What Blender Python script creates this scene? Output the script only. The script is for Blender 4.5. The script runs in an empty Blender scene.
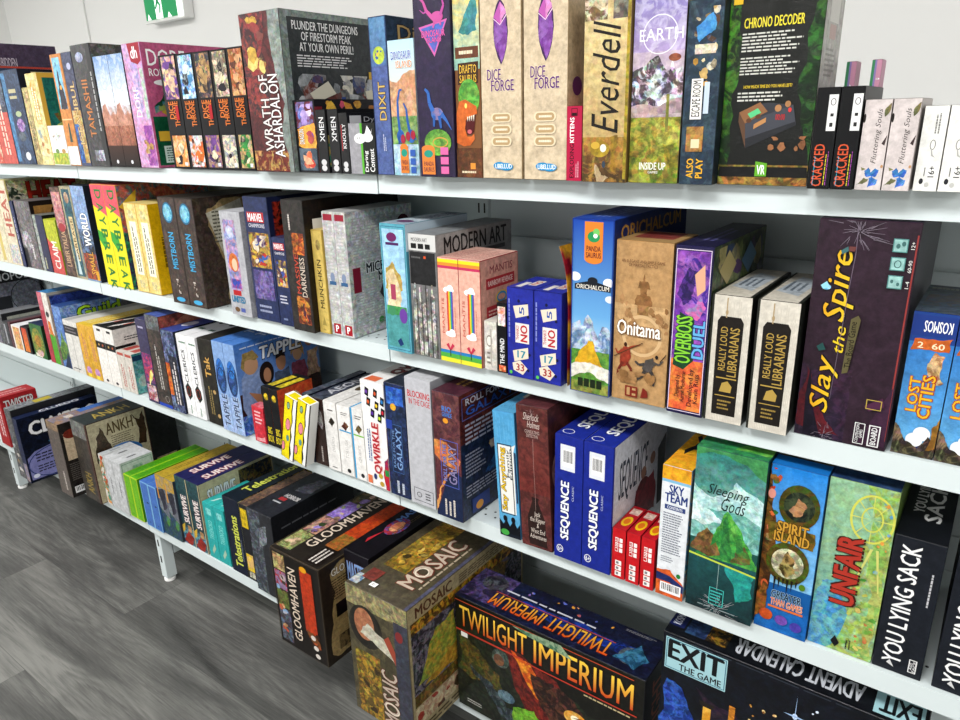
import bpy, bmesh, math, random
from mathutils import Matrix, Vector
import numpy as np

# ------------------------------------------------------------------ camera
sc = bpy.context.scene
COL = sc.collection
F_PX = 710.116
M = np.array([[0.0, 0, 0]] * 3)
def _basis():
    p = np.array([480.0, 360.0])
    vx, vz = np.array([-520, 148.5]), np.array([538, 2470.0])
    ray = lambda q: np.array([q[0] - p[0], q[1] - p[1], F_PX])
    X = -ray(vx); X /= np.linalg.norm(X)
    Z = -ray(vz); Z /= np.linalg.norm(Z)
    Z -= X * X.dot(Z); Z /= np.linalg.norm(Z)
    return np.array([X, np.cross(Z, X), Z])
M = _basis()
CAMZ = 1.5
cam = bpy.data.cameras.new('camera')
cam.sensor_width = 36; cam.lens = F_PX / 960 * 36; cam.clip_start = 0.02; cam.clip_end = 60
camo = bpy.data.objects.new('camera', cam); COL.objects.link(camo)
camo.matrix_world = Matrix([
    [M[0][0], -M[0][1], -M[0][2], 0],
    [M[1][0], -M[1][1], -M[1][2], 0],
    [M[2][0], -M[2][1], -M[2][2], CAMZ], [0, 0, 0, 1]])
sc.camera = camo

# ------------------------------------------------------------------ light and exposure
w = bpy.data.worlds.new('world'); sc.world = w; w.use_nodes = True
w.node_tree.nodes['Background'].inputs[0].default_value = (0.9, 0.95, 1, 1)
w.node_tree.nodes['Background'].inputs[1].default_value = 0.5
sc.view_settings.view_transform = 'Standard'; sc.view_settings.look = 'None'
sc.view_settings.gamma = 1; sc.view_settings.use_curve_mapping = False
sc.view_settings.exposure = -0.04
LAMPS = [(-0.4, -0.55, 62), (-2.6, -0.55, 60), (-4.6, -0.4, 40), (-0.8, -2.6, 50), (-3.4, -2.6, 50), (1.4, -0.6, 34)]
CEIL = 2.85
for i, (x, y, p) in enumerate(LAMPS):
    l = bpy.data.lights.new('ceiling_lamp', 'AREA'); l.shape = 'RECTANGLE'; l.size = 1.15; l.size_y = 0.55
    l.energy = p; l.color = (1, 0.985, 0.965)
    o = bpy.data.objects.new('ceiling_lamp', l); COL.objects.link(o); o.location = (x, y, CEIL - 0.05)

# ------------------------------------------------------------------ helpers
def lin(h):
    h = h.lstrip('#')
    if len(h) == 3: h = ''.join(c * 2 for c in h)
    r = [int(h[i:i + 2], 16) / 255 for i in (0, 2, 4)]
    return [c / 12.92 if c <= .04045 else ((c + .055) / 1.055) ** 2.4 for c in r]

def proj(X, Y, Z):
    v = M.T @ np.array([X, Y, Z - CAMZ])
    return 480 + F_PX * v[0] / v[2], 360 + F_PX * v[1] / v[2]
def solve(f, lo, hi, target):
    flo = f(lo) - target
    for _ in range(50):
        mid = (lo + hi) / 2
        fm = f(mid) - target
        if (fm > 0) == (flo > 0): lo = mid
        else: hi = mid
    return (lo + hi) / 2
SH = {1: 1.410, 2: 1.069, 3: 0.732, 4: 0.248}

def mat(name, build=None, rough=.5, col=(.8, .8, .8), spec=.5):
    m = bpy.data.materials.new(name); m.use_nodes = True
    b = m.node_tree.nodes['Principled BSDF']
    b.inputs['Base Color'].default_value = (*col, 1); b.inputs['Roughness'].default_value = rough
    b.inputs['Specular IOR Level'].default_value = spec
    if build: build(m.node_tree, b)
    return m
def N(nt, t, **k):
    n = nt.nodes.new(t)
    for a, v in k.items():
        if a.startswith('i_'): n.inputs[a[2:].replace('_', ' ')].default_value = v
        else: setattr(n, a, v)
    return n

def print_nodes(wrap):
    def f(nt, b):
        L = nt.links.new
        c = N(nt, 'ShaderNodeAttribute', attribute_name='Col'); a = N(nt, 'ShaderNodeAttribute', attribute_name='Art')
        tc = N(nt, 'ShaderNodeTexCoord')
        sd = N(nt, 'ShaderNodeMath', operation='MULTIPLY'); sd.inputs[1].default_value = 37.0
        L(a.outputs['Alpha'], sd.inputs[0])
        ad = N(nt, 'ShaderNodeVectorMath', operation='ADD'); L(tc.outputs['Object'], ad.inputs[0]); L(sd.outputs[0], ad.inputs[1])
        n1 = N(nt, 'ShaderNodeTexNoise', i_Scale=46.0, i_Detail=6.0, i_Roughness=.62, i_Distortion=1.2); L(ad.outputs[0], n1.inputs['Vector'])
        mr = N(nt, 'ShaderNodeMapRange'); mr.inputs[1].default_value = .455; mr.inputs[2].default_value = .555
        L(n1.outputs['Fac'], mr.inputs[0])
        mu = N(nt, 'ShaderNodeMath', operation='MULTIPLY', use_clamp=True); L(mr.outputs[0], mu.inputs[0]); L(c.outputs['Alpha'], mu.inputs[1])
        mx = N(nt, 'ShaderNodeMix', data_type='RGBA'); L(mu.outputs[0], mx.inputs[0]); L(c.outputs['Color'], mx.inputs[6]); L(a.outputs['Color'], mx.inputs[7])
        n2 = N(nt, 'ShaderNodeTexNoise', i_Scale=90.0, i_Detail=4.0, i_Roughness=.7); L(ad.outputs[0], n2.inputs['Vector'])
        m2 = N(nt, 'ShaderNodeMapRange'); m2.inputs[1].default_value = .3; m2.inputs[2].default_value = .7; m2.inputs[3].default_value = -.75; m2.inputs[4].default_value = .75
        L(n2.outputs['Fac'], m2.inputs[0])
        m3 = N(nt, 'ShaderNodeMath', operation='MULTIPLY_ADD'); L(m2.outputs[0], m3.inputs[0]); L(c.outputs['Alpha'], m3.inputs[1]); m3.inputs[2].default_value = 1
        vs = N(nt, 'ShaderNodeVectorMath', operation='SCALE'); L(mx.outputs[2], vs.inputs[0]); L(m3.outputs[0], vs.inputs['Scale'])
        vc = N(nt, 'ShaderNodeTexVoronoi', i_Scale=150.0); L(ad.outputs[0], vc.inputs['Vector'])
        va = N(nt, 'ShaderNodeMapRange'); va.inputs[1].default_value = .42; va.inputs[2].default_value = .95; va.inputs[4].default_value = .34; L(c.outputs['Alpha'], va.inputs[0])
        ov = N(nt, 'ShaderNodeMix', data_type='RGBA', blend_type='OVERLAY'); L(va.outputs[0], ov.inputs[0]); L(vs.outputs[0], ov.inputs[6]); L(vc.outputs['Color'], ov.inputs[7])
        L(ov.outputs[2], b.inputs['Base Color'])
        if wrap:
            n3 = N(nt, 'ShaderNodeTexNoise', i_Scale=22.0, i_Detail=6.0, i_Roughness=.7, i_Distortion=2.5); L(ad.outputs[0], n3.inputs['Vector'])
            bp = N(nt, 'ShaderNodeBump', i_Strength=.35, i_Distance=.004); L(n3.outputs['Fac'], bp.inputs['Height'])
            b.inputs['Coat Weight'].default_value = .3; b.inputs['Coat Roughness'].default_value = .08
            L(bp.outputs[0], b.inputs['Coat Normal'])
    return f
PRINT = mat('printed_card', print_nodes(False), rough=.38, spec=.16)
WRAP = mat('printed_card_in_shrink_wrap', print_nodes(True), rough=.4, spec=.14)

class MB:
    """collects faces with their own colours and builds ONE mesh"""
    def __init__(s): s.v = []; s.f = []; s.c = []; s.a = []
    def add(s, vs, fs, col, art=None, amt=0.0, seed=.1):
        tone = lambda c: [x * (.60 + .30 * (c[0] * .3 + c[1] * .6 + c[2] * .1)) for x in c]   # printed ink is a little deeper than its screen value
        b = len(s.v); s.v += [tuple(q) for q in vs]; s.f += [tuple(b + i for i in f) for f in fs]
        if len(col) and isinstance(col[0], (list, tuple)): cols = col
        else: cols = [col] * len(vs)
        cols = [tone(c) for c in cols]; art = tone(art) if art else cols[0]
        s.c += [(*c, amt) for c in cols]; s.a += [(*art, seed)] * len(vs)
    def build(s, name, m, parent=None, loc=None):
        me = bpy.data.meshes.new(name); me.from_pydata(s.v, [], s.f)
        for nm, dat in (('Col', s.c), ('Art', s.a)):
            at = me.color_attributes.new(nm, 'FLOAT_COLOR', 'POINT')
            at.data.foreach_set('color', np.array(dat, dtype=np.float32).ravel())
        me.materials.append(m)
        o = bpy.data.objects.new(name, me); COL.objects.link(o)
        if parent: o.parent = parent
        if loc: o.location = loc
        return o

_ch = None
def chamfer(b):
    global _ch
    def pts(x, y, z, b):
        r = []
        for sx in (0, 1):
            for sy in (0, 1):
                for sz in (0, 1):
                    X, Y, Z = sx * x, sy * y, sz * z
                    ix, iy, iz = X + (b if sx == 0 else -b), Y + (b if sy == 0 else -b), Z + (b if sz == 0 else -b)
                    r += [(X, iy, iz), (ix, Y, iz), (ix, iy, Z)]
        return r
    if _ch is None:
        bm = bmesh.new(); vs = [bm.verts.new(p) for p in pts(1, 1.1, 1.2, .1)]
        bmesh.ops.convex_hull(bm, input=vs); bmesh.ops.recalc_face_normals(bm, faces=bm.faces)
        bm.verts.index_update(); _ch = [[v.index for v in f.verts] for f in bm.faces]; bm.free()
    return pts, _ch

_txt = {}
def text_geo(s, bold=0.0, shear=0.0):
    k = (s, bold, shear)
    if k not in _txt:
        cu = bpy.data.curves.new('t', 'FONT'); cu.body = s; cu.align_x = 'CENTER'; cu.space_line = .85; cu.resolution_u = 2; cu.offset = bold; cu.shear = shear
        o = bpy.data.objects.new('t', cu); me = bpy.data.meshes.new_from_object(o)
        v = [(q.co.x, q.co.y) for q in me.vertices]; f = [tuple(p.vertices) for p in me.polygons]
        bpy.data.objects.remove(o); bpy.data.meshes.remove(me); bpy.data.curves.remove(cu)
        _txt[k] = (v, f)
    return _txt[k]

class Face:
    """paints shapes on one face of a box: origin o, axes u,v (full lengths), outward normal n"""
    def __init__(s, mb, title, o, u, v, n, seed):
        s.mb, s.tm, s.o, s.u, s.v, s.n, s.seed = mb, title, Vector(o), Vector(u), Vector(v), Vector(n), seed
        s.k = 0; s.lu = s.u.length; s.lv = s.v.length
    def P(s, a, b, k=None):
        return s.o + s.u * a + s.v * b + s.n * (.00004 * (s.k if k is None else k) + .0001)
    def poly(s, pts, col, art=None, amt=0, mb=None):
        s.k += 1; pts = [(min(.998, max(.002, a)), min(.998, max(.002, b))) for a, b in pts]
        (mb or s.mb).add([s.P(*p) for p in pts], [tuple(range(len(pts)))], col, art, amt, s.seed)
    def run(s, ops):
        for op in ops: getattr(s, op[0])(*op[1:])
    def b(s, c, art=None, amt=0): s.r(.004, .003, .996, .997, c, art, amt)
    def r(s, u0, v0, u1, v1, c, art=None, amt=0):
        s.poly([(u0, v0), (u1, v0), (u1, v1), (u0, v1)], lin(c), lin(art) if art else None, amt)
    def g(s, u0, v0, u1, v1, ct, cb, art=None, amt=0):
        t, b = lin(ct), lin(cb)
        s.poly([(u0, v0), (u1, v0), (u1, v1), (u0, v1)], [b, b, t, t], lin(art) if art else None, amt)
    def gh(s, u0, v0, u1, v1, cl, cr, art=None, amt=0):
        l, r = lin(cl), lin(cr)
        s.poly([(u0, v0), (u1, v0), (u1, v1), (u0, v1)], [l, r, r, l], lin(art) if art else None, amt)
    def e(s, u, v, ru, rv, c, art=None, amt=0):
        n = 22
        s.poly([(u + ru * math.cos(6.2832 * i / n), v + rv * math.sin(6.2832 * i / n)) for i in range(n)], lin(c), lin(art) if art else None, amt)
    def o_(s, u, v, ru, rv, w, c):          # ring
        s.k += 1; n = 28; P = []; Q = []
        for i in range(n):
            a = 6.2832 * i / n; ca, sa = math.cos(a), math.sin(a)
            P += [s.P(u + ru * ca, v + rv * sa), s.P(u + (ru - w / s.lu) * ca, v + (rv - w / s.lv) * sa)]
            j = (i + 1) % n; Q.append((2 * i, 2 * j, 2 * j + 1, 2 * i + 1))
        s.mb.add(P, Q, lin(c), None, 0, s.seed)
    def p(s, pts, c, art=None, amt=0):
        if amt >= .45:                       # painted, not cut: the outline gets a wandering edge
            rnd = random.Random(len(pts) * 31 + int(pts[0][0] * 977) + int(pts[1][1] * 613)); asp = s.lv / s.lu
            def sub(a, b, d):
                if d == 0: return [a]
                dx, dy = b[0] - a[0], (b[1] - a[1]) * asp; r = rnd.uniform(-.12, .12)
                m_ = ((a[0] + b[0]) / 2 - dy * r, (a[1] + b[1]) / 2 + dx * r / asp)
                m_ = (min(1, max(0, m_[0])), min(1, max(0, m_[1])))
                if any(abs(a[i] - b[i]) < 1e-6 and a[i] in (0, 1) for i in (0, 1)): m_ = ((a[0] + b[0]) / 2, (a[1] + b[1]) / 2)
                return sub(a, m_, d - 1) + sub(m_, b, d - 1)
            out = []
            for i in range(len(pts)): out += sub(pts[i], pts[(i + 1) % len(pts)], 3)
            pts = out
        s.poly(pts, lin(c), lin(art) if art else None, amt)
    def ln(s, pts, w, c, w1=None):            # brush line of width w metres, tapering to w1
        n = len(pts) - 1; w1 = w if w1 is None else w1
        for i in range(n):
            (a, b), (c_, d) = pts[i], pts[i + 1]
            dx, dy = (c_ - a) * s.lu, (d - b) * s.lv; L_ = math.hypot(dx, dy) or 1; wa = w + (w1 - w) * i / n; wb = w + (w1 - w) * (i + 1) / n
            nx, ny = -dy / L_ / 2 / s.lu, dx / L_ / 2 / s.lv
            s.poly([(a + nx * wa, b + ny * wa), (c_ + nx * wb, d + ny * wb), (c_ - nx * wb, d - ny * wb), (a - nx * wa, b - ny * wa)], lin(c))
    def cr(s, u, v, r, n, seed, c='#b9b9bd'):     # fan of scuffs and painted glints where the film is gathered; r in metres
        rnd = random.Random(seed)
        for i in range(n):
            a = rnd.uniform(0, 6.28); r0 = r * rnd.uniform(0, .5); r1 = r0 + r * rnd.uniform(.1, .5); sx = rnd.uniform(.6, 1.6)
            s.ln([(u + sx * r0 * math.cos(a) / s.lu, v + r0 * math.sin(a) / s.lv), (u + sx * r1 * math.cos(a + .15) / s.lu, v + r1 * math.sin(a + .15) / s.lv)], .0007, c, .0003)
    def fr(s, u0, v0, u1, v1, t, c):        # frame, t in metres
        a, b = t / s.lu, t / s.lv
        s.r(u0, v0, u1, v0 + b, c); s.k -= 1; s.r(u0, v1 - b, u1, v1, c); s.k -= 1; s.r(u0, v0 + b, u0 + a, v1 - b, c); s.k -= 1; s.r(u1 - a, v0 + b, u1, v1 - b, c)
    def l(s, u0, v0, u1, v1, n, c, vert=False):   # lines of print too small to read
        rnd = random.Random(n * 7 + int(u0 * 100)); s.k += 1
        for i in range(n):
            if vert:
                a = u0 + (u1 - u0) * (i + .25) / n; b = u0 + (u1 - u0) * (i + .7) / n; x = v0; end = v1 - (v1 - v0) * .3 * rnd.random()
                while x < end:
                    y = min(end, x + (v1 - v0) * rnd.uniform(.04, .13)); s.k -= 1; s.r(a, x, b, y, c); x = y + (v1 - v0) * .02
            else:
                a = v1 - (v1 - v0) * (i + .25) / n; b = v1 - (v1 - v0) * (i + .7) / n; x = u0; end = u1 - (u1 - u0) * .3 * rnd.random()
                while x < end:
                    y = min(end, x + (u1 - u0) * rnd.uniform(.05, .15)); s.k -= 1; s.r(x, b, y, a, c); x = y + (u1 - u0) * .02
    def sc(s, u0, v0, u1, v1, n, seed, cols, size=.12):   # scattered painted shapes
        rnd = random.Random(seed); cols = cols.split()
        asp = s.lu / s.lv
        for i in range(n):
            m = rnd.choice((3, 4, 5, 6, 7)); r = size * rnd.uniform(.4, 1); st = rnd.uniform(.5, 2.0); a0 = rnd.uniform(0, 6.28); th = rnd.uniform(0, 3.14)
            cu = rnd.uniform(u0 + r * .6 * (u1 - u0), u1 - r * .6 * (u1 - u0)); cv = rnd.uniform(v0, v1); pts = []
            for j in range(m + 3):
                a = a0 + 6.2832 * j / (m + 3); q = r * rnd.uniform(.6, 1.1)
                x, y = q * math.cos(a) * st ** .5, q * math.sin(a) / st ** .5
                x, y = x * math.cos(th) - y * math.sin(th), x * math.sin(th) + y * math.cos(th)
                pu = cu + x * (u1 - u0); pv = cv + y * (u1 - u0) * asp
                pts.append((min(max(pu, u0), u1), min(max(pv, v0), v1)))
            c = rnd.choice(cols); s.poly(pts, lin(c), lin(rnd.choice(cols)), .45)
    def m(s, u0, v0, u1, v1, c, seed, art=None, amt=.3, n=9):   # ridge line
        rnd = random.Random(seed)
        pts = [(u0, v0), (u1, v0)] + [(u1 - (u1 - u0) * i / n, v0 + (v1 - v0) * rnd.uniform(.35, 1)) for i in range(n + 1)]
        s.poly(pts, lin(c), lin(art) if art else None, amt)
    def bc(s, u0, v0, u1, v1, vert=False):
        s.r(u0, v0, u1, v1, '#f2f2f2'); rnd = random.Random(5); x = .08; s.k += 1
        while x < .9:
            q = x + rnd.uniform(.012, .05); s.k -= 1
            if vert: s.r(u0 + (u1 - u0) * .12, v0 + (v1 - v0) * x, u1 - (u1 - u0) * .2, v0 + (v1 - v0) * q, '#111')
            else: s.r(u0 + (u1 - u0) * x, v0 + (v1 - v0) * .25, u0 + (u1 - u0) * q, v1 - (v1 - v0) * .1, '#111')
            x = q + rnd.uniform(.02, .045)
    def x(s, t, u0, v0, u1, v1, rot, c, o=None, bold=.012, shear=0, title=True, c2=None):
        """lettering fitted into a rectangle; rot 90 reads upwards, -90 downwards, 180 upside down"""
        if title:
            tgt = MB() if len(s.tm) < 4 else s.tm[-1]
            if len(s.tm) < 4: s.tm.append(tgt)
        else: tgt = s.mb
        v, f = text_geo(t, 0, shear)
        if not v: return
        x0, x1 = min(q[0] for q in v), max(q[0] for q in v); y0, y1 = min(q[1] for q in v), max(q[1] for q in v)
        fu = (s.lv * (v1 - v0) if rot in (90, -90) else s.lu * (u1 - u0)) / (x1 - x0); fv = (s.lu * (u1 - u0) if rot in (90, -90) else s.lv * (v1 - v0)) / (y1 - y0)
        def put(col, dx, dy, grad):
            s.k += 1
            P = []; C = []
            la, lb = lin(col), lin(c2 or col)
            for a, b in v:
                a = (a + dx / fu - x0) / (x1 - x0); b = (b + dy / fv - y0) / (y1 - y0); g = min(1, max(0, b))
                C.append([la[i] * (1 - g) + lb[i] * g for i in range(3)])
                if rot == 90: a, b = 1 - b, a
                elif rot == -90: a, b = b, 1 - a
                elif rot == 180: a, b = 1 - a, 1 - b
                P.append(s.P(u0 + (u1 - u0) * a, v0 + (v1 - v0) * b))
            tgt.add(P, f, C if grad else lin(col), None, 0, s.seed)
        ht = min(fv, fu)
        w_ = bold * ht * .75
        if o:
            q = w_ + .035 * ht
            for dx, dy in ((q, q), (-q, q), (q, -q), (-q, -q)): put(o, dx, dy, False)
        if bold > .004:
            put(c, -w_, 0, True)
            put(c, w_, 0, True)
            if bold >= .02: put(c, 0, w_, True)
        else: put(c, 0, 0, True)

def empty(name, loc, rz=0):
    o = bpy.data.objects.new(name, None); o.empty_display_size = .05; COL.objects.link(o); o.location = loc; o.rotation_euler = (0, 0, rz); return o
def copy_tree(o, parent=None):
    c = o.copy(); COL.objects.link(c)
    if parent: c.parent = parent
    for ch in list(o.children): copy_tree(ch, c)
    return c

ROW_END = {}
def G(row, xl, xr, yt, y, dep, F, R, T, label, kind='board_game_box', cat='board game', group=None, gl=0, rim='#dddddd', lean=0, gap=0.0, tn='title_lettering', Lf=None, sticker=None, free=False, h=None, yaw=0):
    labels = [label] if isinstance(label, str) else label
    zs = SH[row]
    X0 = solve(lambda q: proj(q, y, zs)[0], -4.5, 1.0, xl)
    X1 = solve(lambda q: proj(q, y, zs)[0], -4.5, 1.0, xr)
    W = X1 - X0 - .0008
    H = h or solve(lambda q: proj(X0, y, zs + q)[1], 0.02, .6, yt)
    if not free:
        e = ROW_END.get(row)
        if e is not None and e > X0 and e - X0 < .03: W -= (e + .0004 - X0); X0 = e + .0004
    W = max(W, .006)
    seed = (abs(hash((row, round(xl)))) % 97) / 97 if False else ((row * 31 + int(xl) * 7) % 97) / 97
    mb = MB(); tm = []
    fn, faces = chamfer(.001)
    mb.add(fn(W, dep, H, .0011), faces, lin(rim), None, 0, seed)
    n = .0007
    fs = [((0, 0, 0), (W, 0, 0), (0, 0, H), (0, -1, 0), F), ((W, 0, 0), (0, dep, 0), (0, 0, H), (1, 0, 0), R), ((0, 0, H), (W, 0, 0), (0, dep, 0), (0, 0, 1), T)]
    if Lf: fs.append(((0, dep, 0), (0, -dep, 0), (0, 0, H), (-1, 0, 0), Lf))
    for o, u, v, nn, ops in fs:
        if ops:
            if isinstance(ops, str): ops = [('b', ops)]
            Face(mb, tm, o, u, v, nn, seed).run(ops)
    m = WRAP if gl else PRINT
    if tm or sticker:
        root = empty(kind, (X0, y, zs + .0003)); mb.build('box', m, root)
        for q in tm: q.build(tn, m, root)
        if sticker:
            face, a0, b0, a1, b1, cc = sticker
            sb = MB(); Fc = Face(sb, sb, *[(fs[face][i]) for i in range(4)], seed); Fc.k = 60; Fc.r(a0, b0, a1, b1, cc); Fc.l(a0 + .02, b0 + (b1 - b0) * .2, a1 - .02, b1 - (b1 - b0) * .2, 2, '#777777')
            so = sb.build('price_sticker', PRINT, root); so['label'] = 'small white price sticker'
    else:
        root = mb.build(kind, m, None, (X0, y, zs + .0003))
    if lean:
        root.rotation_euler = (0, lean, 0)
        if lean > 0: root.location.x += W * (1 - math.cos(lean)); root.location.z += W * math.sin(lean)
    if yaw: root.rotation_euler.z = yaw
    for i, lb in enumerate(labels):
        c = root if i == 0 else copy_tree(root)
        if i: c.location.x = root.location.x + i * (W + .0012 + gap)
        c['label'] = lb; c['category'] = cat
        if group: c['group'] = group
    ROW_END[row] = X0 + len(labels) * (W + .0012) + (len(labels) - 1) * gap
    return root
# ------------------------------------------------------------------ materials of the place
def wall_nodes(nt, b):
    L = nt.links.new
    tc = N(nt, 'ShaderNodeTexCoord'); n = N(nt, 'ShaderNodeTexNoise', i_Scale=180.0, i_Detail=3.0); L(tc.outputs['Object'], n.inputs['Vector'])
    bp = N(nt, 'ShaderNodeBump', i_Strength=.08, i_Distance=.002); L(n.outputs['Fac'], bp.inputs['Height']); L(bp.outputs[0], b.inputs['Normal'])
WALL = mat('white_wall_paint', wall_nodes, .7, lin('#f1f1ef'))
def metal_nodes(nt, b):
    L = nt.links.new
    tc = N(nt, 'ShaderNodeTexCoord'); n = N(nt, 'ShaderNodeTexNoise', i_Scale=400.0, i_Detail=2.0); L(tc.outputs['Object'], n.inputs['Vector'])
    bp = N(nt, 'ShaderNodeBump', i_Strength=.05, i_Distance=.001); L(n.outputs['Fac'], bp.inputs['Height']); L(bp.outputs[0], b.inputs['Normal'])
STEEL = mat('white_powder_coated_steel', metal_nodes, .38, lin('#c9d3d4'))
DARK = mat('dark_hole', None, .9, (.01, .01, .01))
PLASTIC = mat('white_plastic', None, .4, lin('#f0f0ee'))
def floor_nodes(nt, b):
    L = nt.links.new
    def math_(op, a, b_=None, c=None):
        n = N(nt, 'ShaderNodeMath', operation=op)
        for i, v in enumerate((a, b_, c)):
            if v is None: continue
            if isinstance(v, (int, float)): n.inputs[i].default_value = v
            else: L(v, n.inputs[i])
        return n.outputs[0]
    tc = N(nt, 'ShaderNodeTexCoord')
    mp = N(nt, 'ShaderNodeMapping'); mp.inputs['Location'].default_value = (.62, .06, 0); L(tc.outputs['Object'], mp.inputs[0])
    br = N(nt, 'ShaderNodeTexBrick', offset=.37, i_Scale=1.0, i_Mortar_Size=.0009, i_Brick_Width=1.5, i_Row_Height=.30, i_Mortar_Smooth=.3)
    br.inputs['Color1'].default_value = (0, 0, 0, 1); br.inputs['Color2'].default_value = (1, 1, 1, 1); br.inputs['Mortar'].default_value = (.5, .5, .5, 1)
    L(mp.outputs[0], br.inputs['Vector'])
    sep = N(nt, 'ShaderNodeSeparateXYZ'); L(mp.outputs[0], sep.inputs[0])
    cx = N(nt, 'ShaderNodeCombineXYZ'); L(sep.outputs[0], cx.inputs[0]); L(math_('MULTIPLY', sep.outputs[1], 6.5), cx.inputs[1]); L(math_('MULTIPLY', br.outputs['Color'], 9.0), cx.inputs[2])
    big = N(nt, 'ShaderNodeTexNoise', i_Scale=1.3, i_Detail=1.0, i_Roughness=.4, i_Distortion=.25); L(cx.outputs[0], big.inputs['Vector'])
    vo = N(nt, 'ShaderNodeTexVoronoi', i_Scale=1.0, feature='F1'); vm = N(nt, 'ShaderNodeVectorMath', operation='MULTIPLY'); L(mp.outputs[0], vm.inputs[0]); vm.inputs[1].default_value = (1.5, 3.6, 1)
    L(vm.outputs[0], vo.inputs['Vector'])
    # growth rings: contour lines of the noise, bent around the knots
    ph = math_('ADD', math_('MULTIPLY', big.outputs['Fac'], 95.0), math_('MULTIPLY', math_('POWER', 2.718, math_('MULTIPLY', vo.outputs['Distance'], -5.0)), 26.0))
    st = N(nt, 'ShaderNodeVectorMath', operation='MULTIPLY'); L(cx.outputs[0], st.inputs[0]); st.inputs[1].default_value = (5, 17, 1)
    fine = N(nt, 'ShaderNodeTexNoise', i_Scale=2.4, i_Detail=7.0, i_Roughness=.75, i_Distortion=.3); L(st.outputs[0], fine.inputs['Vector'])
    ring = math_('SINE', math_('ADD', ph, math_('MULTIPLY', fine.outputs['Fac'], 5.0)))
    pat = N(nt, 'ShaderNodeTexNoise', i_Scale=1.1, i_Detail=3.0, i_Distortion=.6); L(cx.outputs[0], pat.inputs['Vector'])
    amp = N(nt, 'ShaderNodeMapRange'); amp.inputs[1].default_value = .42; amp.inputs[2].default_value = .62; amp.inputs[3].default_value = .008; amp.inputs[4].default_value = .05; L(pat.outputs['Fac'], amp.inputs[0])
    t = math_('MULTIPLY', ring, amp.outputs[0])
    t = math_('MULTIPLY_ADD', fine.outputs['Fac'], .55, t)
    t = math_('MULTIPLY_ADD', pat.outputs['Fac'], .95, t)
    t = math_('MULTIPLY_ADD', br.outputs['Color'], .10, t)
    cr = N(nt, 'ShaderNodeValToRGB'); e = cr.color_ramp.elements
    e[0].position = .50; e[0].color = (*lin('#232322'), 1); e[1].position = 1.0; e[1].color = (*lin('#747470'), 1)
    x = e.new(.74); x.color = (*lin('#4c4c4a'), 1)
    L(t, cr.inputs[0])
    km = N(nt, 'ShaderNodeMapRange'); km.inputs[1].default_value = .02; km.inputs[2].default_value = .17; km.inputs[3].default_value = .35; km.inputs[4].default_value = 1
    L(vo.outputs['Distance'], km.inputs[0])
    vs = N(nt, 'ShaderNodeVectorMath', operation='SCALE'); L(cr.outputs[0], vs.inputs[0]); L(km.outputs[0], vs.inputs['Scale'])
    jt = N(nt, 'ShaderNodeMix', data_type='RGBA'); L(math_('MULTIPLY', br.outputs['Fac'], .6), jt.inputs[0]); L(vs.outputs[0], jt.inputs[6]); jt.inputs[7].default_value = (*lin('#2c2c2b'), 1)
    L(jt.outputs[2], b.inputs['Base Color'])
    bp = N(nt, 'ShaderNodeBump', i_Strength=.15, i_Distance=.002); L(fine.outputs['Fac'], bp.inputs['Height']); L(bp.outputs[0], b.inputs['Normal'])
FLOOR = mat('grey_oak_vinyl_plank', floor_nodes, .42, spec=.4)
LAMP = mat('lamp_diffuser', None, .5, (1, 1, 1))
LAMP.node_tree.nodes['Principled BSDF'].inputs['Emission Color'].default_value = (1, 1, .98, 1)
LAMP.node_tree.nodes['Principled BSDF'].inputs['Emission Strength'].default_value = 2.0

class SM:
    """plain mesh from boxes and prisms"""
    def __init__(s): s.v = []; s.f = []; s.mi = []
    def box(s, x0, y0, z0, x1, y1, z1, mi=0):
        b = len(s.v); s.v += [(x, y, z) for x in (x0, x1) for y in (y0, y1) for z in (z0, z1)]
        for f in ((0, 1, 3, 2), (4, 6, 7, 5), (0, 4, 5, 1), (2, 3, 7, 6), (0, 2, 6, 4), (1, 5, 7, 3)): s.f.append(tuple(b + i for i in f)); s.mi.append(mi)
    def prism(s, pts, ax, a, b_, mi=0):       # polygon extruded along axis ax from a to b_
        n = len(pts); b = len(s.v)
        for t in (a, b_):
            for p in pts: q = list(p); q.insert(ax, t); s.v.append(tuple(q))
        s.f += [tuple(b + i for i in range(n)), tuple(b + n + i for i in reversed(range(n)))]; s.mi += [mi] * 2
        for i in range(n): j = (i + 1) % n; s.f.append((b + i, b + j, b + n + j, b + n + i)); s.mi.append(mi)
    def disc(s, x, y, z, r, mi=1, n=8):
        b = len(s.v); s.v += [(x + r * math.cos(6.2832 * i / n), y + r * math.sin(6.2832 * i / n), z) for i in range(n)]; s.f.append(tuple(range(b, b + n))); s.mi.append(mi)
    def build(s, name, mats, parent=None, bevel=0):
        me = bpy.data.meshes.new(name); me.from_pydata(s.v, [], s.f)
        for m in mats: me.materials.append(m)
        me.polygons.foreach_set('material_index', s.mi)
        bm = bmesh.new(); bm.from_mesh(me); bmesh.ops.recalc_face_normals(bm, faces=[f for f in bm.faces if len(f.verts) != 8]); bm.to_mesh(me); bm.free()
        o = bpy.data.objects.new(name, me); COL.objects.link(o)
        if parent: o.parent = parent
        if bevel:
            b = o.modifiers.new('bevel', 'BEVEL'); b.width = bevel; b.segments = 2; b.limit_method = 'ANGLE'
        return o
def struct(o): o['kind'] = 'structure'; return o

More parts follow.
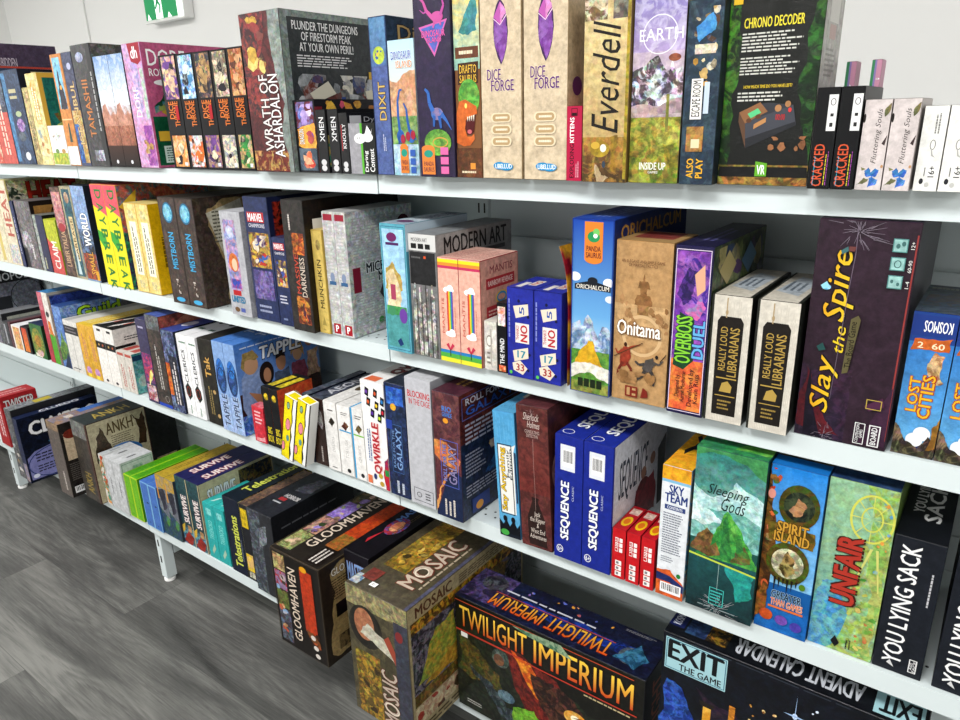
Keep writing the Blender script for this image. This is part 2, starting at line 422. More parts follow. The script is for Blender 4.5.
# ------------------------------------------------------------------ the room
RX0, RX1, RY0, RY1 = -5.42, 2.6, -4.2, 2.24
s = SM(); s.box(RX0 - .1, RY0 - .1, -.05, RX1 + .1, RY1 + .1, 0); struct(s.build('floor', [FLOOR]))
s = SM(); s.box(RX0 - .1, RY0 - .1, CEIL, RX1 + .1, RY1 + .1, CEIL + .05); struct(s.build('ceiling', [WALL]))
s = SM(); s.box(RX0 - .1, RY1, 0, RX1 + .1, RY1 + .1, CEIL); struct(s.build('wall_back', [WALL]))
s = SM(); s.box(RX0 - .1, RY0, 0, RX0, RY1, CEIL); struct(s.build('wall_left', [WALL]))
s = SM(); s.box(RX1, RY0, 0, RX1 + .1, RY1, CEIL); struct(s.build('wall_right', [WALL]))
s = SM(); s.box(RX0 - .1, RY0 - .1, 0, RX1 + .1, RY0, CEIL); struct(s.build('wall_front', [WALL]))
s = SM(); s.box(-4.56, RY1 - .012, 0, -4.40, RY1, CEIL); struct(s.build('trim_1', [WALL], bevel=.004))
s = SM(); s.box(RX0, RY1 - .015, 0, RX1, RY1, .09); struct(s.build('baseboard_back', [WALL]))
for i, (x, y, p) in enumerate(LAMPS):
    s = SM(); s.box(x - .6, y - .3, CEIL - .02, x + .6, y + .3, CEIL)
    f = s.build('ceiling_light', [PLASTIC]); f['category'] = 'ceiling light'; f['group'] = 'panel lights in the ceiling'; f['label'] = 'flat white rectangular panel light set in the ceiling over the aisle'
    s = SM(); s.box(x - .57, y - .27, CEIL - .026, x + .57, y + .27, CEIL - .021); s.build('diffuser', [LAMP], f)

# exit sign on the back wall
Y0 = RY1
sx0, sx1, sz0 = -3.70, -3.365, CAMZ + .511
root = empty('exit_sign', (sx0, Y0, sz0)); root['label'] = 'green and white running man exit sign mounted high on the white wall'; root['category'] = 'exit sign'
W_, H_ = .335, .20
s = SM(); s.box(0, -.055, 0, W_, -.002, H_); s.box(-.004, -.062, -.004, W_ + .004, -.05, .006); s.build('housing', [PLASTIC], root, bevel=.003)
def glow(name, h, st):
    m = mat(name, None, .4, lin(h)); b = m.node_tree.nodes['Principled BSDF']; b.inputs['Emission Color'].default_value = (*lin(h), 1); b.inputs['Emission Strength'].default_value = st; return m
GG = glow('sign_green', '#008f52', .4); GW = glow('sign_white', '#f4fff8', .8)
s = SM(); s.box(.004, -.0585, .012, W_ - .052, -.055, H_ - .006); s.build('green_panel', [GG], root)
s = SM()                                   # doorway and running figure, lit white
s.box(.098, -.0595, .012, .158, -.0587, H_ - .012)
s.prism([(.02, .012), (.05, .012), (.03, .04)], 1, -.0595, -.0587)
s.prism([(.20, .012), (.235, .012), (.212, .036)], 1, -.0595, -.0587)
s.box(W_ - .048, -.0595, .006, W_ - .004, -.0575, H_ - .006)
s.build('white_doorway_symbol', [GW], root)
s = SM()
def limb(a, b, w):
    d = Vector(b) - Vector(a); n_ = Vector((-d.y, d.x)).normalized() * w
    s.prism([tuple(Vector(a) + n_), tuple(Vector(b) + n_), tuple(Vector(b) - n_), tuple(Vector(a) - n_)], 1, -.0605, -.0597)
limb((.128, .13), (.124, .09), .010); limb((.124, .09), (.145, .07), .006); limb((.145, .07), (.135, .035), .005); limb((.124, .09), (.108, .065), .006); limb((.108, .065), (.100, .06), .005)
limb((.13, .125), (.148, .11), .004); limb((.126, .125), (.108, .115), .004)
s.prism([(.131 + .009 * math.cos(a / 8 * 6.2832), .148 + .009 * math.sin(a / 8 * 6.2832)) for a in range(8)], 1, -.0605, -.0597)
s.build('running_figure', [GG], root)

# ------------------------------------------------------------------ shelving
UN = empty('retail_shelving', (0, 0, 0)); UN['label'] = 'long white steel shop shelving of four levels packed with boxed games'; UN['category'] = 'shelving'
JX = [-4.555, -3.365, -2.175, -.985, .205]
BACK = 1.335
LIP = .034
for bi in range(4):
    x0, x1 = JX[bi] + .0018, JX[bi + 1] - .0018
    for r in (1, 2, 3, 4):
        z = SH[r] - (.0012 if bi == 2 else 0); s = SM(); lp = .036 if r == 1 else LIP
        # folded sheet: top, front lip with return, rear fold
        s.box(x0, 1.0, z - .0035, x1, BACK - .006, z)
        s.box(x0, .9992, z - lp, x1, 1.0008, z - .0001)
        s.box(x0, 1.0008, z - lp, x1, 1.014, z - lp + .0015)
        s.box(x0, BACK - .008, z - .03, x1, BACK - .006, z - .0036)
        for a in (x0, x1 - .0015): s.box(a, 1.001, z - lp + .0015, a + .0015, BACK - .006, z - .0036)
        n = int((x1 - x0) / .024)
        for i in range(n):
            for yy in (1.028, 1.046): s.disc(x0 + .02 + i * .024 + (.012 if yy > 1.03 else 0), yy, z + .0002, .0026)
        s.build('shelf', [STEEL, DARK], UN)
        for a in (x0 + .012, x1 - .014):
            s = SM(); s.prism([(BACK - .002, z - .004), (1.03, z - .004), (1.03, z - .018), (BACK - .03, z - .062), (BACK - .002, z - .066)], 0, a, a + .002); s.build('shelf_bracket', [STEEL], UN)
    # back panels with horizontal steps
    lev = [.012, .20, .40, .60, .80, .94, 1.0575, 1.1525, 1.2555, 1.40]  # lowest panel is added, unseen, to keep light out under the bottom shelf
    for a, c in zip(lev[:-1], lev[1:]):
        s = SM(); s.box(x0 + .02, BACK, a + .002, x1 - .02, BACK + .008, c - .003); s.box(x0 + .02, BACK + .004, c - .003, x1 - .02, BACK + .010, c + .002, 0); s.build('back_panel', [STEEL], UN, bevel=.0012)
for j in JX:
    s = SM(); s.box(j - .019, BACK - .006, .02, j + .019, BACK + .03, 1.405)
    for k in range(27):
        z = .1 + k * .048
        s.box(j - .010, BACK - .0066, z, j - .006, BACK - .0058, z + .022, 1); s.box(j + .006, BACK - .0066, z, j + .010, BACK - .0058, z + .022, 1)
    s.build('upright', [STEEL, DARK], UN)
    s = SM(); s.box(j - .017, 1.02, .016, j + .017, 1.056, SH[4] - .034)
    for z in (.075, .14): s.box(j - .006, 1.0194, z, j + .002, 1.0202, z + .026, 1)
    s.box(j - .018, 1.06, .10, j + .018, BACK, .17)
    lg = s.build('leg', [STEEL, DARK], UN, bevel=.002)
    s = SM(); s.prism([(j + .019 * math.cos(a / 20 * 6.2832), 1.037 + .019 * math.sin(a / 20 * 6.2832)) for a in range(20)], 2, 0.0002, .010)
    s.prism([(j + .009 * math.cos(a / 10 * 6.2832), 1.037 + .009 * math.sin(a / 10 * 6.2832)) for a in range(10)], 2, .010, .0165); s.build('levelling_foot', [PLASTIC], lg, bevel=.001)
#@@PART3
# ------------------------------------------------------------------ boxed games, row by row (X from the bay joints outwards)
def spine(bg, art=None, amt=.6, t=None, tc='#ffffff', tr=(.25, .15, .75, .8), rot=90, extra=(), o=None, rim=None):
    r = [('b', bg, art, amt)] + list(extra)
    if rim: r.append(('fr', 0, 0, 1, 1, .002, rim))
    if t: r.append(('x', t, *tr, rot, tc, o))
    return r

# ===== top shelf
Y = .985
G(1, -48, -14, 48, 1.0, .30, '#3a2f45', [('b', '#4a3d56', '#5e4f68', .5), ('x', 'FORBIDDEN', .30, .80, .55, .88, 0, '#cfc8d6', None, .01, 0, False)], None, 'large dusky purple box whose side rises behind the shorter spines beside the wall corner')
G(1, -12, -5, 66, Y, .25, [('b', '#d9604f', '#f0c0a0', .7)], '#c8503f', '#d97060', 'salmon red spine at the cut-off end of the top shelf', rim='#c8503f')
G(1, -4, 5, 69, Y, .25, [('b', '#d9604f', '#f2ead0', .7), ('x', 'RED ROVER', .3, .2, .7, .6, 90, '#fff2e0')], '#c8503f', '#d97060', 'faded red spine with cream blotches next to the salmon one', rim='#c8503f')
G(1, 5, 19, 70, Y, .25, [('b', '#e0665a', '#b8433c', .4), ('r', 0, .55, 1, 1, '#3a4256', '#7b8799', .8), ('l', .3, .1, .7, .9, 2, '#f3d9c8', True)], '#3b4a66', '#5a6a88', 'coral spine turning slate grey at the top beside the navy creature spine', rim='#505a70')
G(1, 19.7, 37, 71, Y, .25, [('b', '#2c3a58', '#55739b', .5), ('r', 0, .03, .22, .97, '#5b9bd0', '#2c3a58', .5), ('e', .6, .42, .22, .07, '#8a5ca8', '#c9b0da', .7), ('e', .55, .3, .2, .05, '#6e7a86', '#333333', .6), ('e', .6, .54, .16, .03, '#b7c79a'), ('r', .3, .76, .7, .80, '#c9c29a'), ('r', .3, .70, .7, .73, '#c9c29a'), ('e', .65, .09, .14, .045, '#dde0e4')],
  [('b', '#1c2133'), ('r', .15, .80, .9, .97, '#e9ddb0', '#c7b98a', .4), ('x', 'Trails', .2, .83, .55, .93, 0, '#7a3a22', None, .02, 0, False)], '#a9c9de', 'navy spine with a purple tentacled creature and pale blue edge', rim='#2c3a58')
G(1, 38, 43.4, 88, Y, .2, [('b', '#d9c68c', '#8f7f4d', .7), ('l', .25, .2, .7, .6, 2, '#2d2a20', True)], '#cbb77a', '#d9c68c', 'thin tan spine with dark print in front of a navy one', rim='#cbb77a')
G(1, 43.7, 55, 74, Y, .25, [('b', '#e6d48e', '#f6ecc0', .6), ('r', .25, .45, .75, .93, '#d8a23c', '#f5e9ae', .5), ('sc', .1, .1, .9, .42, 12, 3, '#c65a3e #7fb7d8 #d8b25a #f3e6b8', .3), ('l', .3, .5, .7, .9, 2, '#fff7da', True)],
  [('b', '#e3b94a'), ('r', .05, .02, 1, .95, '#1f7e74', '#135e58', .6), ('sc', .1, .30, .95, .60, 16, 5, '#2c8a4a #5aa53a #7d4a32 #1b5e7a #bcd07a', .2), ('l', .25, .78, .8, .92, 2, '#e9f5ee')], '#e3b94a', 'honey yellow spine with small red and blue drawings and a teal side', rim='#e3b94a')
G(1, 55.4, 71, 126, Y, .16, [('b', '#f3f3ee', '#ffffff', .2), ('r', .02, .02, .98, .32, '#9dbb45', '#e1cf57', .6), ('e', .5, .72, .3, .1, '#b8c4b0', '#ffffff', .8), ('e', .35, .36, .12, .06, '#7a9a5a'), ('e', .75, .36, .12, .06, '#c99a5a')], '#f0f0ea', '#f5f5f0', 'short white card box with a green meadow along its foot', rim='#e8e8e2', kind='card_game_box', cat='card game')
G(1, 71.4, 82, 55, Y, .27, [('b', '#e39a55', '#c97434', .4), ('r', .12, .52, .80, .97, '#7cc3e6', '#a9dcf2', .5), ('p', [(.2, .52), (.75, .52), (.7, .68), (.5, .78), (.45, .93), (.35, .93), (.38, .78), (.25, .66)], '#4a4550', '#2b2a30', .7), ('e', .5, .71, .1, .02, '#f2b35a'), ('r', .05, .42, .95, .43, '#f6d7a4'), ('p', [(.4, .22), (.65, .22), (.6, .38), (.5, .4)], '#3d5b52'), ('r', .02, .01, .98, .18, '#f2f2f0', '#d8d8d8', .4)], [('b', '#d8ccb0')], '#d98b4a', 'orange spine with a black steam engine against blue sky', rim='#d98b4a')
G(1, 82.5, 92, 53, Y, .27, [('b', '#474c66', '#6d7396', .5), ('r', .05, .03, .95, .5, '#c9a45a', '#e7d3a0', .7), ('r', .05, .03, .5, .38, '#2c55a8', '#5f9be0', .8), ('x', 'ISTANBUL', .35, .2, .78, .75, 90, '#e3c98e', '#8a5a2a'), ('e', .6, .88, .2, .03, '#c3c8e8')], '#3d4156', '#565b75', 'slate blue spine with outlined golden lettering between the train and the black rune spine', rim='#3d4156')
G(1, 92.5, 111, 46, Y, .29, [('b', '#4a4a4c', '#2c2c30', .8), ('r', .78, 0, 1, 1, '#26262a'), ('x', 'TAMASHII', .28, .25, .58, .72, 90, '#d9853a', '#3a2a20'), ('e', .4, .90, .2, .04, '#8d98c4', '#cfd3e8', .6), ('l', .8, .3, .93, .8, 1, '#b9b9b9', True), ('r', .3, .05, .8, .14, '#bfc2cc', '#55555a', .8)], [('b', '#6a6967', '#45443f', .8)], '#55544f', 'charcoal spine with burnt orange rune letters', rim='#3a3a3c', gl=1)
G(1, 112.5, 126.4, 57, Y, .22, [('g', 0, .5, 1, 1, '#7ea8e0', '#eef4fa', '#ffffff', .3), ('g', 0, 0, 1, .2, '#4a2c22', '#0f0d10'), ('r', 0, .2, 1, .42, '#b5765c', '#8a5040', .6), ('g', 0, .4, 1, .56, '#dfe4ee', '#c98a74', '#b5765c', .5), ('o_', .5, .78, .26, .08, .0022, '#c3cfe2'), ('e', .5, .36, .36, .09, '#a8654e', '#d79a80', .6), ('e', .45, .44, .08, .02, '#3c6ca8'), ('m', .0, .38, 1, .60, '#d9a08a', 4, '#a8654e', .5), ('e', .5, .05, .08, .018, '#e8e8ee')], '#1a1719', '#dfe8f4', ['sky blue spine fading to red canyon rock, beside the charcoal rune box', 'sky blue spine fading to red canyon rock, beside the pink box'], rim='#20191a')
G(1, 142, 159.5, 44.5, Y, .27, [('b', '#dca0cc', '#c9b8e6', .6), ('r', .35, .45, .7, .85, '#b3a5dc', '#e7c9ea', .7), ('r', .5, .02, .96, .35, '#a24cae', '#d78ac0', .6), ('p', [(.3, 1), (.97, 1), (.97, .86), (.75, .83), (.4, .86)], '#b4273a'), ('x', 'dh', .45, .88, .8, .97, 0, '#ffffff', None, .02, 0, False), ('x', 'DORF', .25, .42, .55, .66, 90, '#f7ecf6'), ('sc', .35, .12, .9, .24, 7, 8, '#c99a5a #8d6b3d #e8cf9a', .25), ('r', .8, .4, .97, .8, '#bfe0c8', '#d6a6d2', .6)],
  [('b', '#d0668f', '#c65485', .5), ('x', 'DORF', .05, .82, .42, .95, 0, '#ffffff'), ('x', 'ROMANTIK', .05, .74, .42, .80, 0, '#ffffff'), ('e', .2, .69, .12, .025, '#f4f4f4'), ('r', .02, .02, .4, .42, '#17603f', '#0e4a30', .5), ('p', [(.05, .50), (.2, .65), (.4, .62), (.42, .48), (.2, .42)], '#1b4a32', '#2d6b45', .5), ('sc', .05, .40, .42, .54, 12, 4, '#9a4050 #c9a03a #3f8d9a #5aa05a', .2), ('r', .05, .22, .25, .30, '#e4b63a'), ('r', .08, .04, .38, .18, '#cfe0d6'), ('l', .1, .05, .36, .17, 6, '#30604a')], '#dca0cc', 'tall pink and lilac box with white capitals on its rose side', rim='#d070a0')
cols = [('#7a4aa0', '#f2c7a0', '#f0a050', 'a purple winged beast'), ('#5aa0d8', '#d8f0fa', '#e8762c', 'an icy blue beast'), ('#4a4650', '#c9a26a', '#7a4a9a', 'a tawny armoured figure'), ('#8a8070', '#f0e0c0', '#9a9aa2', 'a pale clawed figure'), ('#b86a3a', '#e2b080', '#3a9a48', 'an orange furred beast')]
bx = [175, 191.4, 207.8, 224.5, 240.6, 256.4]
for i in range(5):
    a, b_, c_, d_ = cols[i]
    G(1, bx[i] + .3, bx[i + 1] - .2, [56, 54.5, 52.5, 50.5, 48][i], Y + .004, .22, [('b', '#17161a'), ('r', .14, .62, .96, .985, a, b_, .9), ('sc', .2, .66, .9, .94, 7, 20 + i, f'{a} {b_} #2a2430', .4), ('r', .14, .02, .96, .30, c_, b_, .8), ('sc', .2, .04, .9, .28, 6, 40 + i, f'{c_} #2a1c2a #f3e3c0', .35), ('x', 'DICE', .22, .45, .5, .60, 90, '#f28a3a', '#7a1d10'), ('x', 'THRONE', .5, .38, .8, .60, 90, '#f28a3a', '#7a1d10'), ('r', .72, .03, .9, .06, '#e9e9ee')] + ([('r', .62, .44, .80, .56, '#c8202c')] if i in (0, 2) else []), '#141317', '#3a3540', f'narrow black two-hero dice box picturing {d_}', rim='#17161a', group='slim black dice boxes on the top shelf')
G(1, 257, 295.5, 15, .975, .285, [('b', '#6a2a2c', '#3a2226', .6), ('p', [(.0, 1), (.6, 1), (.45, .75), (.6, .55), (.35, .35), (0, .4)], '#4a3034', '#a8423c', .8), ('sc', .05, .62, .6, .98, 16, 11, '#b03a3a #7a2028 #d9b04a #e8d27a #4a2228 #8e4a44', .3), ('r', .02, .01, .9, .14, '#7a2a20', '#d8b060', .7), ('p', [(.72, 1), (1, 1), (1, 0), (.92, 0), (1.0, .35), (.86, .5), (.76, .7)], '#9aa6a0', '#6f7d78', .6), ('p', [(.9, 0), (1, 0), (1, .5), (.96, .45)], '#8e9a94', '#6f7d78', .5), ('x', 'WRATH OF', .34, .14, .56, .62, 90, '#ece4e2', '#2a1a1c'), ('x', 'ASHARDALON', .57, .10, .82, .62, 90, '#f4eeee', '#2a1a1c')],
  [('b', '#3d4244', '#2c2f32', .5), ('r', 0, 0, .06, 1, '#8f9c96', '#6c7a74', .6), ('r', 0, .96, 1, 1, '#8f9c96', '#6c7a74', .6), ('x', 'PLUNDER THE DUNGEONS\nOF FIRESTORM PEAK\nAT YOUR OWN PERIL!', .10, .76, .72, .94, 0, '#f2f2f2'), ('l', .12, .66, .68, .74, 5, '#e6e6e6'), ('sc', .1, .35, .98, .62, 60, 17, '#8a8f92 #5a5e62 #c0c4c6 #7a3a2e #3a4a7a #a8a49a #d8d4c4', .09), ('p', [(.2, .50), (.38, .58), (.45, .50), (.25, .44)], '#d9d4c0'), ('p', [(.75, .52), (.9, .54), (.92, .44), (.78, .42)], '#e4dfc8'), ('r', .8, .60, .88, .65, '#e2b63a'), ('r', .5, .42, .54, .48, '#2c4fa0')], '#7e8a85', 'large dragon-red fantasy box with stone border and white lettered dungeon side', rim='#5a4a4a', gl=1)
G(1, 298, 320.5, 100.5, Y, .20, [('b', '#1c1a20'), ('r', .12, .62, .94, .97, '#7a2c34', '#8a8ad0', .7), ('sc', .2, .66, .85, .94, 8, 31, '#a58ad8 #c9b0ec #5a7ad0 #e8d8f4', .4), ('p', [(.12, .60), (.94, .68), (.94, .32), (.12, .38)], '#f0a43a', '#f8c45a', .5), ('sc', .45, .40, .9, .58, 6, 33, '#c04a5a #8a4a9a #e06a4a', .4), ('r', .12, .03, .94, .34, '#4a5a6a', '#7a8a9a', .5), ('sc', .3, .06, .85, .3, 7, 35, '#e04a3a #f08a5a #f4c49a', .5), ('x', 'DRAGON', .2, .40, .42, .60, 90, '#fafafa', '#222222')], [('b', '#231f24'), ('r', 0, 0, .1, .9, '#8a2a30'), ('sc', .15, .86, .9, .98, 6, 3, '#e85a7a #f0c04a #c8302c', .1)], '#2a272c', 'black comic-panel box with violet, amber and red creatures', rim='#1c1a20', gl=1)
G(1, 320.8, 330.3, 110, Y, .15, [('b', '#1d1d20'), ('x', 'XMEN', .3, .5, .8, .88, 90, '#e8e8ea'), ('e', .5, .17, .28, .05, '#d8d8da'), ('e', .5, .08, .28, .05, '#d8d8da')], [('b', '#1d1d20'), ('r', .02, .1, .3, .6, '#3a8a6a', '#d8a24a', .6)], '#333336', ['slim black card box beside the comic-panel box', 'slim black card box next to the one with a white patch'], kind='card_game_box', cat='card game', rim='#1d1d20', gl=1, gap=.006)
G(1, 343, 351.3, 113, Y, .15, [('b', '#1f1f22'), ('x', 'KNOLLY', .35, .42, .75, .82, 90, '#ececee'), ('r', .2, .38, .3, .8, '#b8343a'), ('e', .5, .15, .28, .05, '#d8d8da'), ('e', .5, .07, .28, .04, '#d8d8da')], [('b', '#222226'), ('r', .05, .82, .25, .95, '#d8d8dc'), ('x', 'Dylean', .3, .82, .75, .93, 0, '#d8d8dc', None, .01, 0, False), ('e', .55, .97, .05, .015, '#c8202c')], '#333336', 'slim black card box with a red vertical line by the grey and green one', kind='card_game_box', cat='card game', rim='#1f1f22', gl=1)
G(1, 352, 378, 123.5, Y, .10, [('b', '#2a2c2a'), ('r', 0, 0, .44, 1, '#a9a8ae', '#9a99a0', .3), ('r', .44, 0, .52, 1, '#63c23c'), ('e', .42, .70, .22, .10, '#f2f2f2'), ('e', .72, .72, .2, .09, '#f2f2f2'), ('p', [(.62, .78), (.72, .95), (.86, .82), (.9, .9), (.84, .72)], '#f2f2f2'), ('e', .33, .71, .02, .012, '#222222'), ('e', .42, .71, .02, .012, '#222222'), ('x', 'Daring', .56, .05, .72, .46, 90, '#ffffff'), ('x', 'Contest', .75, .05, .93, .5, 90, '#ffffff')], '#2a2c2a', '#3a3c3a', 'small grey and black box with green stripe and white bunnies', kind='card_game_box', cat='card game', rim='#2a2c2a')
G(1, 378.6, 395, 17.5, .98, .30, [('b', '#5a6fae', '#4a5c98', .5), ('g', 0, .7, 1, 1, '#6a9cc8', '#5576b0', '#4f86b8', .5), ('e', .5, .765, .34, .055, '#c9dc4a', '#5a9a3a', .4), ('sc', .3, .73, .7, .80, 6, 4, '#c8303a #2c5fb0 #f0d040', .25), ('x', 'DIXIT', .35, .36, .75, .60, 90, '#d9b86a', '#1d2238'), ('fr', 0, 0, 1, 1, .0015, '#2d3c6c'), ('l', .45, .16, .65, .28, 2, '#c9d0ea', True)],
  [('b', '#2c3a4c', '#3a5068', .5), ('x', 'Dixit', .1, .86, .45, .95, 0, '#c9a46a', '#241c18')], '#5f9fd0', 'tall periwinkle blue storytelling box with ornate gold lettering', rim='#31436e', gl=1)
G(1, 395.4, 420.6, 41, .98, .12, [('g', 0, .45, 1, 1, '#bfe4f6', '#e9d9b8'), ('p', [(.0, .72), (.3, .70), (.6, .76), (1, .78), (1, .2), (0, .2)], '#dcb08a', '#c98a64', .6), ('r', .0, .2, 1, .45, '#8fae6a', '#5d8a4c', .7), ('r', 0, 0, 1, .24, '#9fc4d8', '#cfe0e8', .6), ('e', .32, .30, .15, .05, '#2f66bc', '#4a8ad8', .4), ('ln', [(.30, .32), (.26, .45), (.27, .56), (.36, .64), (.46, .645)], .006, '#2f66bc', .003), ('ln', [(.25, .30), (.24, .24)], .004, '#28589f', .003), ('e', .74, .30, .16, .05, '#2f66bc', '#4a8ad8', .4), ('ln', [(.70, .32), (.62, .42), (.60, .50), (.50, .545)], .006, '#2f66bc', .003), ('ln', [(.84, .30), (.95, .27)], .004, '#2f66bc', .001), ('x', 'DINOSAUR', .12, .86, .88, .92, 0, '#3a6ad0', '#ffffff'), ('x', 'ISLAND', .3, .80, .9, .85, 0, '#f0903a', '#ffffff'), ('e', .42, .28, .09, .035, '#b83048'), ('e', .62, .30, .09, .035, '#b83048'), ('e', .82, .31, .09, .035, '#b83048'), ('r', .28, .02, .60, .20, '#f08a3a'), ('e', .44, .215, .16, .03, '#f08a3a'), ('e', .44, .175, .12, .03, '#2aa58c'), ('x', 'PANDA\nSAURUS', .31, .04, .57, .12, 0, '#6a2a4a', None, .02, 0, False)] + [('r', .68, .02 + .065 * q, .88, .07 + .065 * q, '#3f6ac4') for q in range(3)], '#c9dce4', '#bfe4f6', 'small pale sky box with two long-necked blue dinosaurs beside the blue storytelling box', rim='#a8c8d8')
G(1, 421.2, 456, -4, .97, .28, [('b', '#33264a', '#2a2440', .5), ('p', [(.14, .83), (.92, .86), (.55, .67)], '#e06ab8'), ('p', [(.20, .822), (.86, .848), (.55, .69)], '#4f7ad8', '#7a5ac8', .4), ('x', 'DINOSAUR', .22, .775, .85, .81, 0, '#ff6ab0', '#5a2a8a'), ('x', 'ISLAND', .35, .745, .75, .772, 0, '#ff6ab0', '#5a2a8a'), ('e', .66, .875, .16, .028, '#d85aa8'), ('ln', [(.55, .87), (.38, .91), (.30, .96), (.16, .99)], .007, '#d85aa8', .003), ('ln', [(.38, .91), (.30, .90), (.2, .92)], .003, '#c85ab0', .001), ('ln', [(.75, .88), (.85, .93), (.80, .97)], .006, '#c850a8', .002), ('ln', [(.60, .86), (.55, .82)], .005, '#d85aa8', .003), ('ln', [(.72, .86), (.76, .83)], .005, '#d85aa8', .003), ('e', .56, .36, .17, .035, '#3f7ad0', '#d0844a', .4), ('ln', [(.45, .375), (.36, .42), (.33, .48), (.24, .50)], .009, '#3a72cc', .004), ('ln', [(.68, .36), (.82, .32), (.95, .27)], .008, '#3a72cc', .001), ('ln', [(.48, .35), (.46, .29)], .006, '#2f66bc', .004), ('ln', [(.62, .35), (.66, .28)], .007, '#2f66bc', .004), ('e', .55, .20, .38, .075, '#5c9a3c', '#8ac24a', .7), ('o_', .62, .20, .22, .03, .002, '#d8a04a'), ('r', .08, .015, .45, .17, '#f08a3a'), ('e', .265, .165, .185, .02, '#f08a3a'), ('e', .27, .135, .13, .022, '#2aa58c'), ('x', 'PANDA\nSAURUS', .12, .03, .42, .09, 0, '#6a2a4a', None, .02, 0, False)] + [('r', .62, .02 + .055 * q, .84, .062 + .055 * q, '#f070b0') for q in range(3)], '#2a2240', '#33264a', 'tall dark violet box with neon pink triangle and blue dinosaur', rim='#2a2240', gl=1)
G(1, 457, 483, -6, .975, .25, [('g', 0, .6, 1, 1, '#f0d070', '#a9d4c0', '#7ab8b0', .5), ('p', [(.2, .80), (.5, .9), (.9, .98), (.9, .8), (.6, .78)], '#4a9a9a', '#2a7a8a', .6), ('r', .05, .66, .95, .72, '#6a3a24', '#8a5434', .5), ('l', .2, .67, .85, .71, 1, '#f0e0c0'), ('p', [(.12, .52), (.14, .635), (.94, .64), (.92, .525)], '#4a2c18'), ('x', 'DRAFTO', .2, .58, .86, .625, 0, '#f0c040', '#2a1808'), ('x', 'SAURUS', .2, .53, .86, .572, 0, '#f0c040', '#2a1808'), ('e', .55, .45, .42, .10, '#4a9a3c', '#7ac04a', .7), ('p', [(.02, .20), (.04, .36), (.16, .43), (.40, .44), (.62, .42), (.84, .40), (.86, .36), (.60, .345), (.42, .33), (.36, .28), (.44, .235), (.62, .235), (.72, .25), (.74, .22), (.56, .185), (.30, .18)], '#e0702c', '#c8541c', .4), ('p', [(.40, .325), (.60, .34), (.80, .355), (.72, .26), (.60, .245), (.46, .245), (.38, .28)], '#5a1014'), ('e', .42, .405, .05, .014, '#f4e070')] + [('p', [(.46 + .08 * k, .343 + .003 * k), (.51 + .08 * k, .346 + .003 * k), (.485 + .08 * k, .318)], '#f8f0dc') for k in range(4)] + [('e', .55, .262, .09, .012, '#d86a70'), ('r', .0, .0, 1, .17, '#7a4a28', '#54301a', .7), ('r', .55, .05, .75, .085, '#f09a3a'), ('l', .2, .02, .9, .045, 1, '#e8d8b8')], '#8a6a3a', '#f0d070', 'tall jungle-coloured box with a roaring orange dinosaur head', rim='#8a5a34', gl=1)
dfF = [('b', '#d8c5a8', '#cdb998', .35), ('p', [(.5, .975), (.60, .94), (.67, .87), (.69, .80), (.65, .72), (.58, .66), (.51, .63), (.43, .67), (.36, .73), (.33, .80), (.34, .88), (.41, .94)], '#4a2a60'), ('p', [(.5, .955), (.65, .895), (.5, .84)], '#e89ad0', '#c060b0', .5), ('p', [(.5, .955), (.34, .88), (.5, .84)], '#c860b8'), ('p', [(.5, .84), (.65, .885), (.67, .80), (.63, .72), (.52, .642)], '#8a4aa8', '#a878c8', .5), ('p', [(.5, .84), (.355, .875), (.35, .80), (.38, .73), (.52, .642)], '#7a3a9a', '#b080d0', .5), ('p', [(.34, .875), (.5, .84), (.65, .89), (.66, .885), (.5, .835), (.34, .87)], '#f4d0ea'), ('x', 'DICE', .16, .55, .50, .61, 0, '#6a2f86', '#efe0c6', .03), ('x', 'FORGE', .26, .49, .82, .55, 0, '#6a2f86', '#efe0c6', .03)] + [q for k in range(3) for q in (('e', .34, .345 - .066 * k, .1, .027, '#ead9b8'), ('e', .66, .345 - .066 * k, .1, .027, '#ead9b8'), ('r', .34, .318 - .066 * k, .66, .372 - .066 * k, '#ead9b8'), ('e', .35, .345 - .066 * k, .07, .020, '#c2a478'), ('e', .65, .345 - .066 * k, .07, .020, '#c2a478'), ('r', .35, .325 - .066 * k, .65, .365 - .066 * k, '#c2a478'), ('l', .36, .332 - .066 * k, .66, .358 - .066 * k, 1, '#f2e6cc'))] + [('e', .45, .075, .16, .022, '#2a9ad8'), ('e', .62, .07, .17, .022, '#2a9ad8'), ('x', 'LIBELLUD', .34, .06, .76, .085, 0, '#ffffff', None, .02, 0, False)]
G(1, 483.6, 522.5, -4, .975, .29, dfF, [('b', '#d9c09a', '#c9ae84', .4), ('e', .1, .50, .05, .05, '#7a3a78'), ('sc', .15, .55, .6, .9, 12, 3, '#8a7350 #b89c70', .12)], '#d9c09a', ['tall tan box with a purple crystal, next to the orange dinosaur box', 'tall tan box with a purple crystal, next to the small crimson one'], rim='#b89c72', gap=.0035, group='tan crystal boxes on the top shelf')
G(1, 566, 581.5, 106.4, .972, .055, [('b', '#c8204c'), ('x', 'EXPLODING', .22, .04, .5, .50, 90, '#2a1018', None, .02), ('x', 'KITTENS', .22, .52, .5, .85, 90, '#ffffff', None, .02), ('fr', .3, .87, .7, .97, .0008, '#2a1018'), ('r', .35, .88, .65, .91, '#2a1018'), ('l', .6, .05, .85, .3, 2, '#f0b0c0', True)], '#c8204c', '#d83058', 'small crimson card box wedged between the crystal and the oak-script boxes', kind='card_game_box', cat='card game', rim='#b81c44')
